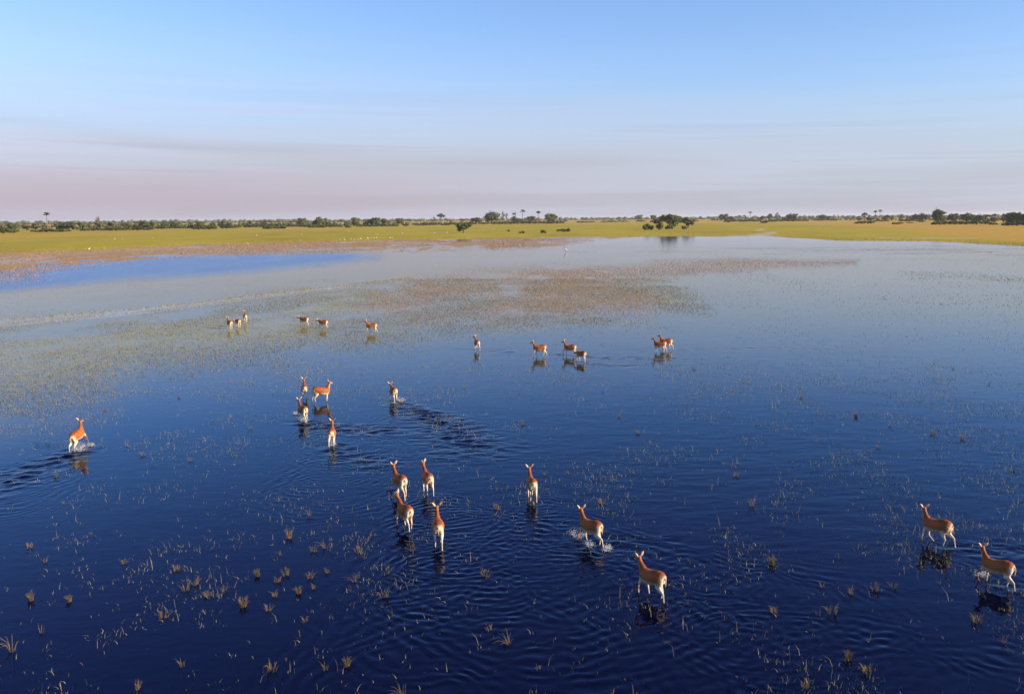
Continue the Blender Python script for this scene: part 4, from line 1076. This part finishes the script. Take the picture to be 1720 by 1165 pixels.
def bird(name, px, py, z, s, rz, neckm, label, cat, group=None):
    w = ground(px, py, z)
    e = empty(name, w, rz, s); tag(e, label, cat, group)
    for nm, me, m, off in (('body', b_body, PLUME, 0), ('neck', b_neck, neckm, 0), ('bill', b_bill, BLEG, 0), ('leg', b_leg, BLEG, .05), ('leg', b_leg, BLEG, -.05)):
        o = bpy.data.objects.new(nm, me); COL.objects.link(o); o.parent = e; o.location = (0, off, 0)
        if len(me.materials) == 0: me.materials.append(m)
        o.material_slots[0].link = 'OBJECT'; o.material_slots[0].material = m
    return e
bird('stork', 950, 424, -.05, 1.45, R(160), DARKP, 'tall dark-headed white bird wading alone in the pale far water', 'bird')
EGRETS = [(150, 421), (193, 403.5), (206, 403), (257, 401.5), (384, 412), (417, 411.5), (431, 397), (505, 407), (507, 395.5), (560, 395), (571, 404.5), (579, 404.5), (585, 390.5), (589, 404.3), (595, 404), (601, 403.7), (606, 403), (618, 402.5), (623, 401.7),
          (629, 401.2), (633, 401.5), (634, 394.5), (655, 401.5), (659, 401.2), (676, 393), (730, 393), (751, 392.6), (762, 392), (805, 387), (811, 386.6), (1264, 377), (1376, 385)]
EL = ['white bird at the edge of the reddish flats, leftmost of all', 'left one of two white birds close together on the left meadow', 'right one of two white birds close together on the left meadow', 'white bird alone on the meadow, right of the left pair',
      'left white bird of two resting on the reddish flats', 'right white bird of two resting on the reddish flats', 'faint white bird high on the meadow above the two on the flats', 'lone white bird above the flats, left of the flock', 'faint white bird high on the meadow, left of the flock',
      'faint white bird high on the meadow, above the left end of the flock']
fl = 0
for i, (px, py) in enumerate(EGRETS):
    if i < len(EL): lab = EL[i]
    elif py > 400: lab = f'white bird, {ORD[fl]} from the left in the row of the flock at the shore'; fl += 1
    else:
        lab = {585: 'white bird high on the meadow, above the left of the flock', 634: 'white bird on the meadow, above the right of the flock', 676: 'white bird on the meadow right above the end of the flock', 730: 'white bird farthest left of three beside the shade of the lone meadow tree',
               751: 'white bird, middle of three beside the shade of the lone meadow tree', 762: 'white bird nearest the foot of the lone meadow tree', 805: 'left one of two white birds just right of the lone meadow tree', 811: 'right one of two white birds just right of the lone meadow tree',
               1264: 'white bird far off on the meadow beyond the dark clump', 1376: 'white bird alone on the right meadow'}[px]
    bird('egret', px, py, .25 if py < 408 else .05, 0.85 + .35 * ((px * 13) % 7) / 7, (px * 2.1) % 6.28, PLUME, lab, 'bird', 'white birds on the meadow and flats')

# ------------------------------------------------------------------ larger tufts standing in the near water
M = Mat('tuft_stalk', 0.7, 0.2); rv = M.n('ShaderNodeObjectInfo').outputs['Random']
M.l(M.mix(M.mr(rv, 0, 1, 0, .65), M.attr('tint')[0], (.085, .082, .034)), 'Base Color'); TUFTM = M.m
def tuft_mesh(seed, n, spread, h, red_share, curl):
    rg = np.random.default_rng(seed); Vs, Fs, Cs, b = [], [], [], 0
    for k in range(n):
        a = rg.uniform(0, 6.28); r = spread * math.sqrt(rg.random()); L = h * rg.uniform(.45, 1.1); le = rg.uniform(.05, curl)
        p0 = np.array((math.cos(a) * r, math.sin(a) * r, -.03)); o_ = np.array((math.cos(a + rg.uniform(-.9, .9)), math.sin(a + rg.uniform(-.9, .9)), 0))
        pts = [p0, p0 + o_ * L * le * .25 + (0, 0, L * .5), p0 + o_ * L * le * .7 + (0, 0, L * .85), p0 + o_ * L * le * 1.2 + (0, 0, L * (1.0 - .15 * le))]
        w = rg.uniform(.004, .0075)
        V, F = tubes_np([(pts, [w, w, w * .9, w * .35])], 4)
        c = np.array(PAL['red' if rg.random() < red_share * .5 else ('brown' if rg.random() < .5 else 'olive')][rg.integers(0, 4)]) * rg.uniform(.45, .9)
        Vs.append(V); Fs.append(F + b); Cs.append(np.repeat(np.concatenate((c, (1,)))[None], len(V), 0)); b += len(V)
    return mesh_np('reed_tuft', np.concatenate(Vs), np.concatenate(Fs), {'tint': ('FLOAT_COLOR', np.concatenate(Cs))})
TUFT = {'dense': [tuft_mesh(s, 58, .11, .36, .35, .5) for s in (1, 2, 3)], 'open': [tuft_mesh(s, 22, .13, .30, .4, .75) for s in (4, 5, 6)],
        'few': [tuft_mesh(s, 8, .09, .32, .3, .6) for s in (7, 8, 9)], 'long': [tuft_mesh(s, 13, .10, .50, .3, 1.1) for s in (10, 11)]}
TUFTS = [(50, 920, 'open', .8), (77, 944, 'few', .9), (208, 946, 'open', .8), (305, 919, 'few', .6), (297, 958, 'open', 1), (52, 1008, 'dense', .8), (116, 1010, 'dense', .75), (312, 991, 'open', 1), (327, 981, 'open', 1), (350, 1001, 'open', .9), (376, 992, 'open', .8),
         (408, 1018, 'dense', 1.05), (275, 1037, 'open', 1.1), (70, 1062, 'few', .9), (22, 1092, 'long', 1.1), (306, 1120, 'few', .9), (231, 1156, 'open', .8), (485, 903, 'dense', 1.0), (471, 932, 'few', 1), (527, 926, 'open', .9), (546, 920, 'long', .8), (602, 928, 'open', .9),
         (433, 967, 'dense', .75), (479, 966, 'open', 1), (466, 976, 'open', .8), (521, 970, 'open', 1), (550, 961, 'open', .8), (501, 996, 'dense', .8), (527, 988, 'open', .7), (462, 1001, 'open', .8), (451, 1025, 'open', .8), (512, 1043, 'few', 1), (582, 1118, 'dense', .8),
         (546, 1126, 'few', .9), (457, 1126, 'open', 1), (646, 1002, 'open', 1.1), (596, 977, 'long', .7), (815, 968, 'open', 1.2), (651, 963, 'long', .7), (822, 1058, 'few', 1.0), (855, 1081, 'long', .8), (676, 1172, 'long', 1.0), (904, 1124, 'few', .8), (1297, 948, 'dense', .95),
         (1300, 1028, 'open', .9), (1398, 1030, 'open', 1.2), (1429, 998, 'long', .7), (1468, 992, 'open', 1), (1500, 986, 'open', .9), (1641, 1044, 'open', 1.2), (1424, 1107, 'dense', .8), (1457, 1128, 'open', 1.1), (1352, 1154, 'open', .8), (1687, 1080, 'long', .6), (1375, 1033, 'few', .8),
         (520, 866, 'long', .8), (1263, 850, 'few', 1.6), (1438, 700, 'dense', .9), (1567, 728, 'open', 1.2), (1617, 738, 'open', 1), (1493, 715, 'few', 1.2), (1475, 752, 'open', .8), (915, 797, 'open', .7), (241, 765, 'open', 1), (213, 750, 'few', 1.4), (320, 774, 'open', .9), (835, 855, 'open', 1.1),
         (1012, 845, 'open', 1), (955, 795, 'few', 1), (1237, 800, 'open', .9), (1072, 728, 'open', .9), (1040, 700, 'open', .8), (880, 712, 'open', 1), (1700, 790, 'open', 1), (1165, 620, 'open', 1.1), (1345, 668, 'open', .8), (1660, 645, 'few', 1), (1720, 1000, 'open', .9), (95, 800, 'open', .9),
         (175, 690, 'open', .8), (420, 720, 'few', 1.2), (300, 668, 'open', .9), (780, 650, 'few', 1), (1600, 620, 'open', .8), (1380, 985, 'few', 1.0)]
# what each tuft is nearest to, for its label
ANCH = [((136, 740), 'the galloping antelope'), ((671, 815), 'the bunch of four'), ((893, 820), 'the lone middle antelope'), ((993, 890), 'the splashing antelope'), ((1096, 980), 'the nearest antelope'), ((1574, 890), 'the dark-eared antelope'),
        ((1676, 960), 'the right-edge antelope'), ((541, 660), 'the side-on orange antelope'), ((0, 1165), 'the lower left corner'), ((860, 1165), 'the bottom edge middle'), ((1720, 1165), 'the lower right corner'), ((430, 950), 'the cluster of tufts'), ((1440, 720), 'the open blue water')]
TL = {'dense': 'dense tan tuft', 'open': 'loose reddish tuft', 'few': 'thin few-stemmed tuft', 'long': 'straggling long-stemmed tuft'}
used = {}
rg = np.random.default_rng(30)
for px, py, k, s in TUFTS:
    w = ground(px, py)
    o = obj('reed_tuft', TUFT[k][int(rg.integers(0, len(TUFT[k])))], TUFTM)
    o.location = w; o.rotation_euler = (rg.uniform(-.12, .12), rg.uniform(-.12, .12), rg.uniform(0, 6.28)); s *= .66; o.scale = (s, s, s * rg.uniform(.9, 1.15))
    (ax, ay), an = min(ANCH, key=lambda q: math.hypot(q[0][0] - px, q[0][1] - py))
    dx, dy = px - ax, py - ay
    side = ('right of ' if dx > 0 else 'left of ') if abs(dx) > abs(dy) * 1.4 else ('below ' if dy > 0 else 'above ')
    key = (k, side, an); used[key] = used.get(key, 0) + 1
    if ' corner' in an or 'bottom edge' in an: side = 'near '
    lab = f'{TL[k]} {side}{an}'
    o['_n'] = 0
    tag(o, lab, 'water plant', 'reed tufts standing in the near water')
seen = {}
for o in [o for o in COL.objects if o.name.startswith('reed_tuft')]:
    L_ = o['label']; seen.setdefault(L_, []).append(o)
for L_, os_ in seen.items():
    if len(os_) > 1:
        os_.sort(key=lambda o: o.location.x / max(1, o.location.y))
        for i, o in enumerate(os_): o['label'] = f'{L_}, {ORD[i]} from the left'
for o in list(COL.objects):
    for k in ('_px', '_n'):
        if k in o: del o[k]

# ------------------------------------------------------------------ smoky air
HAZE_D = 0.000055
bm = bmesh.new()
bmesh.ops.create_cube(bm, size=1.0)
for v in bm.verts:
    v.co.x *= 22000; v.co.y = v.co.y * 22000; v.co.z = -1.6 if v.co.z < 0 else 36.0
me = bpy.data.meshes.new('haze'); bm.to_mesh(me); bm.free()
hm = bpy.data.materials.new('haze'); hm.use_nodes = True
ht = hm.node_tree; ht.nodes.clear()
pv = ht.nodes.new('ShaderNodeVolumePrincipled'); ho_ = ht.nodes.new('ShaderNodeOutputMaterial')
pv.inputs['Color'].default_value = (.86, .90, .97, 1); pv.inputs['Density'].default_value = HAZE_D; pv.inputs['Anisotropy'].default_value = .2
ht.links.new(pv.outputs[0], ho_.inputs['Volume'])
tag(obj('haze', me, hm), 'thin smoky air lying over the whole plain', 'haze', kind='stuff')
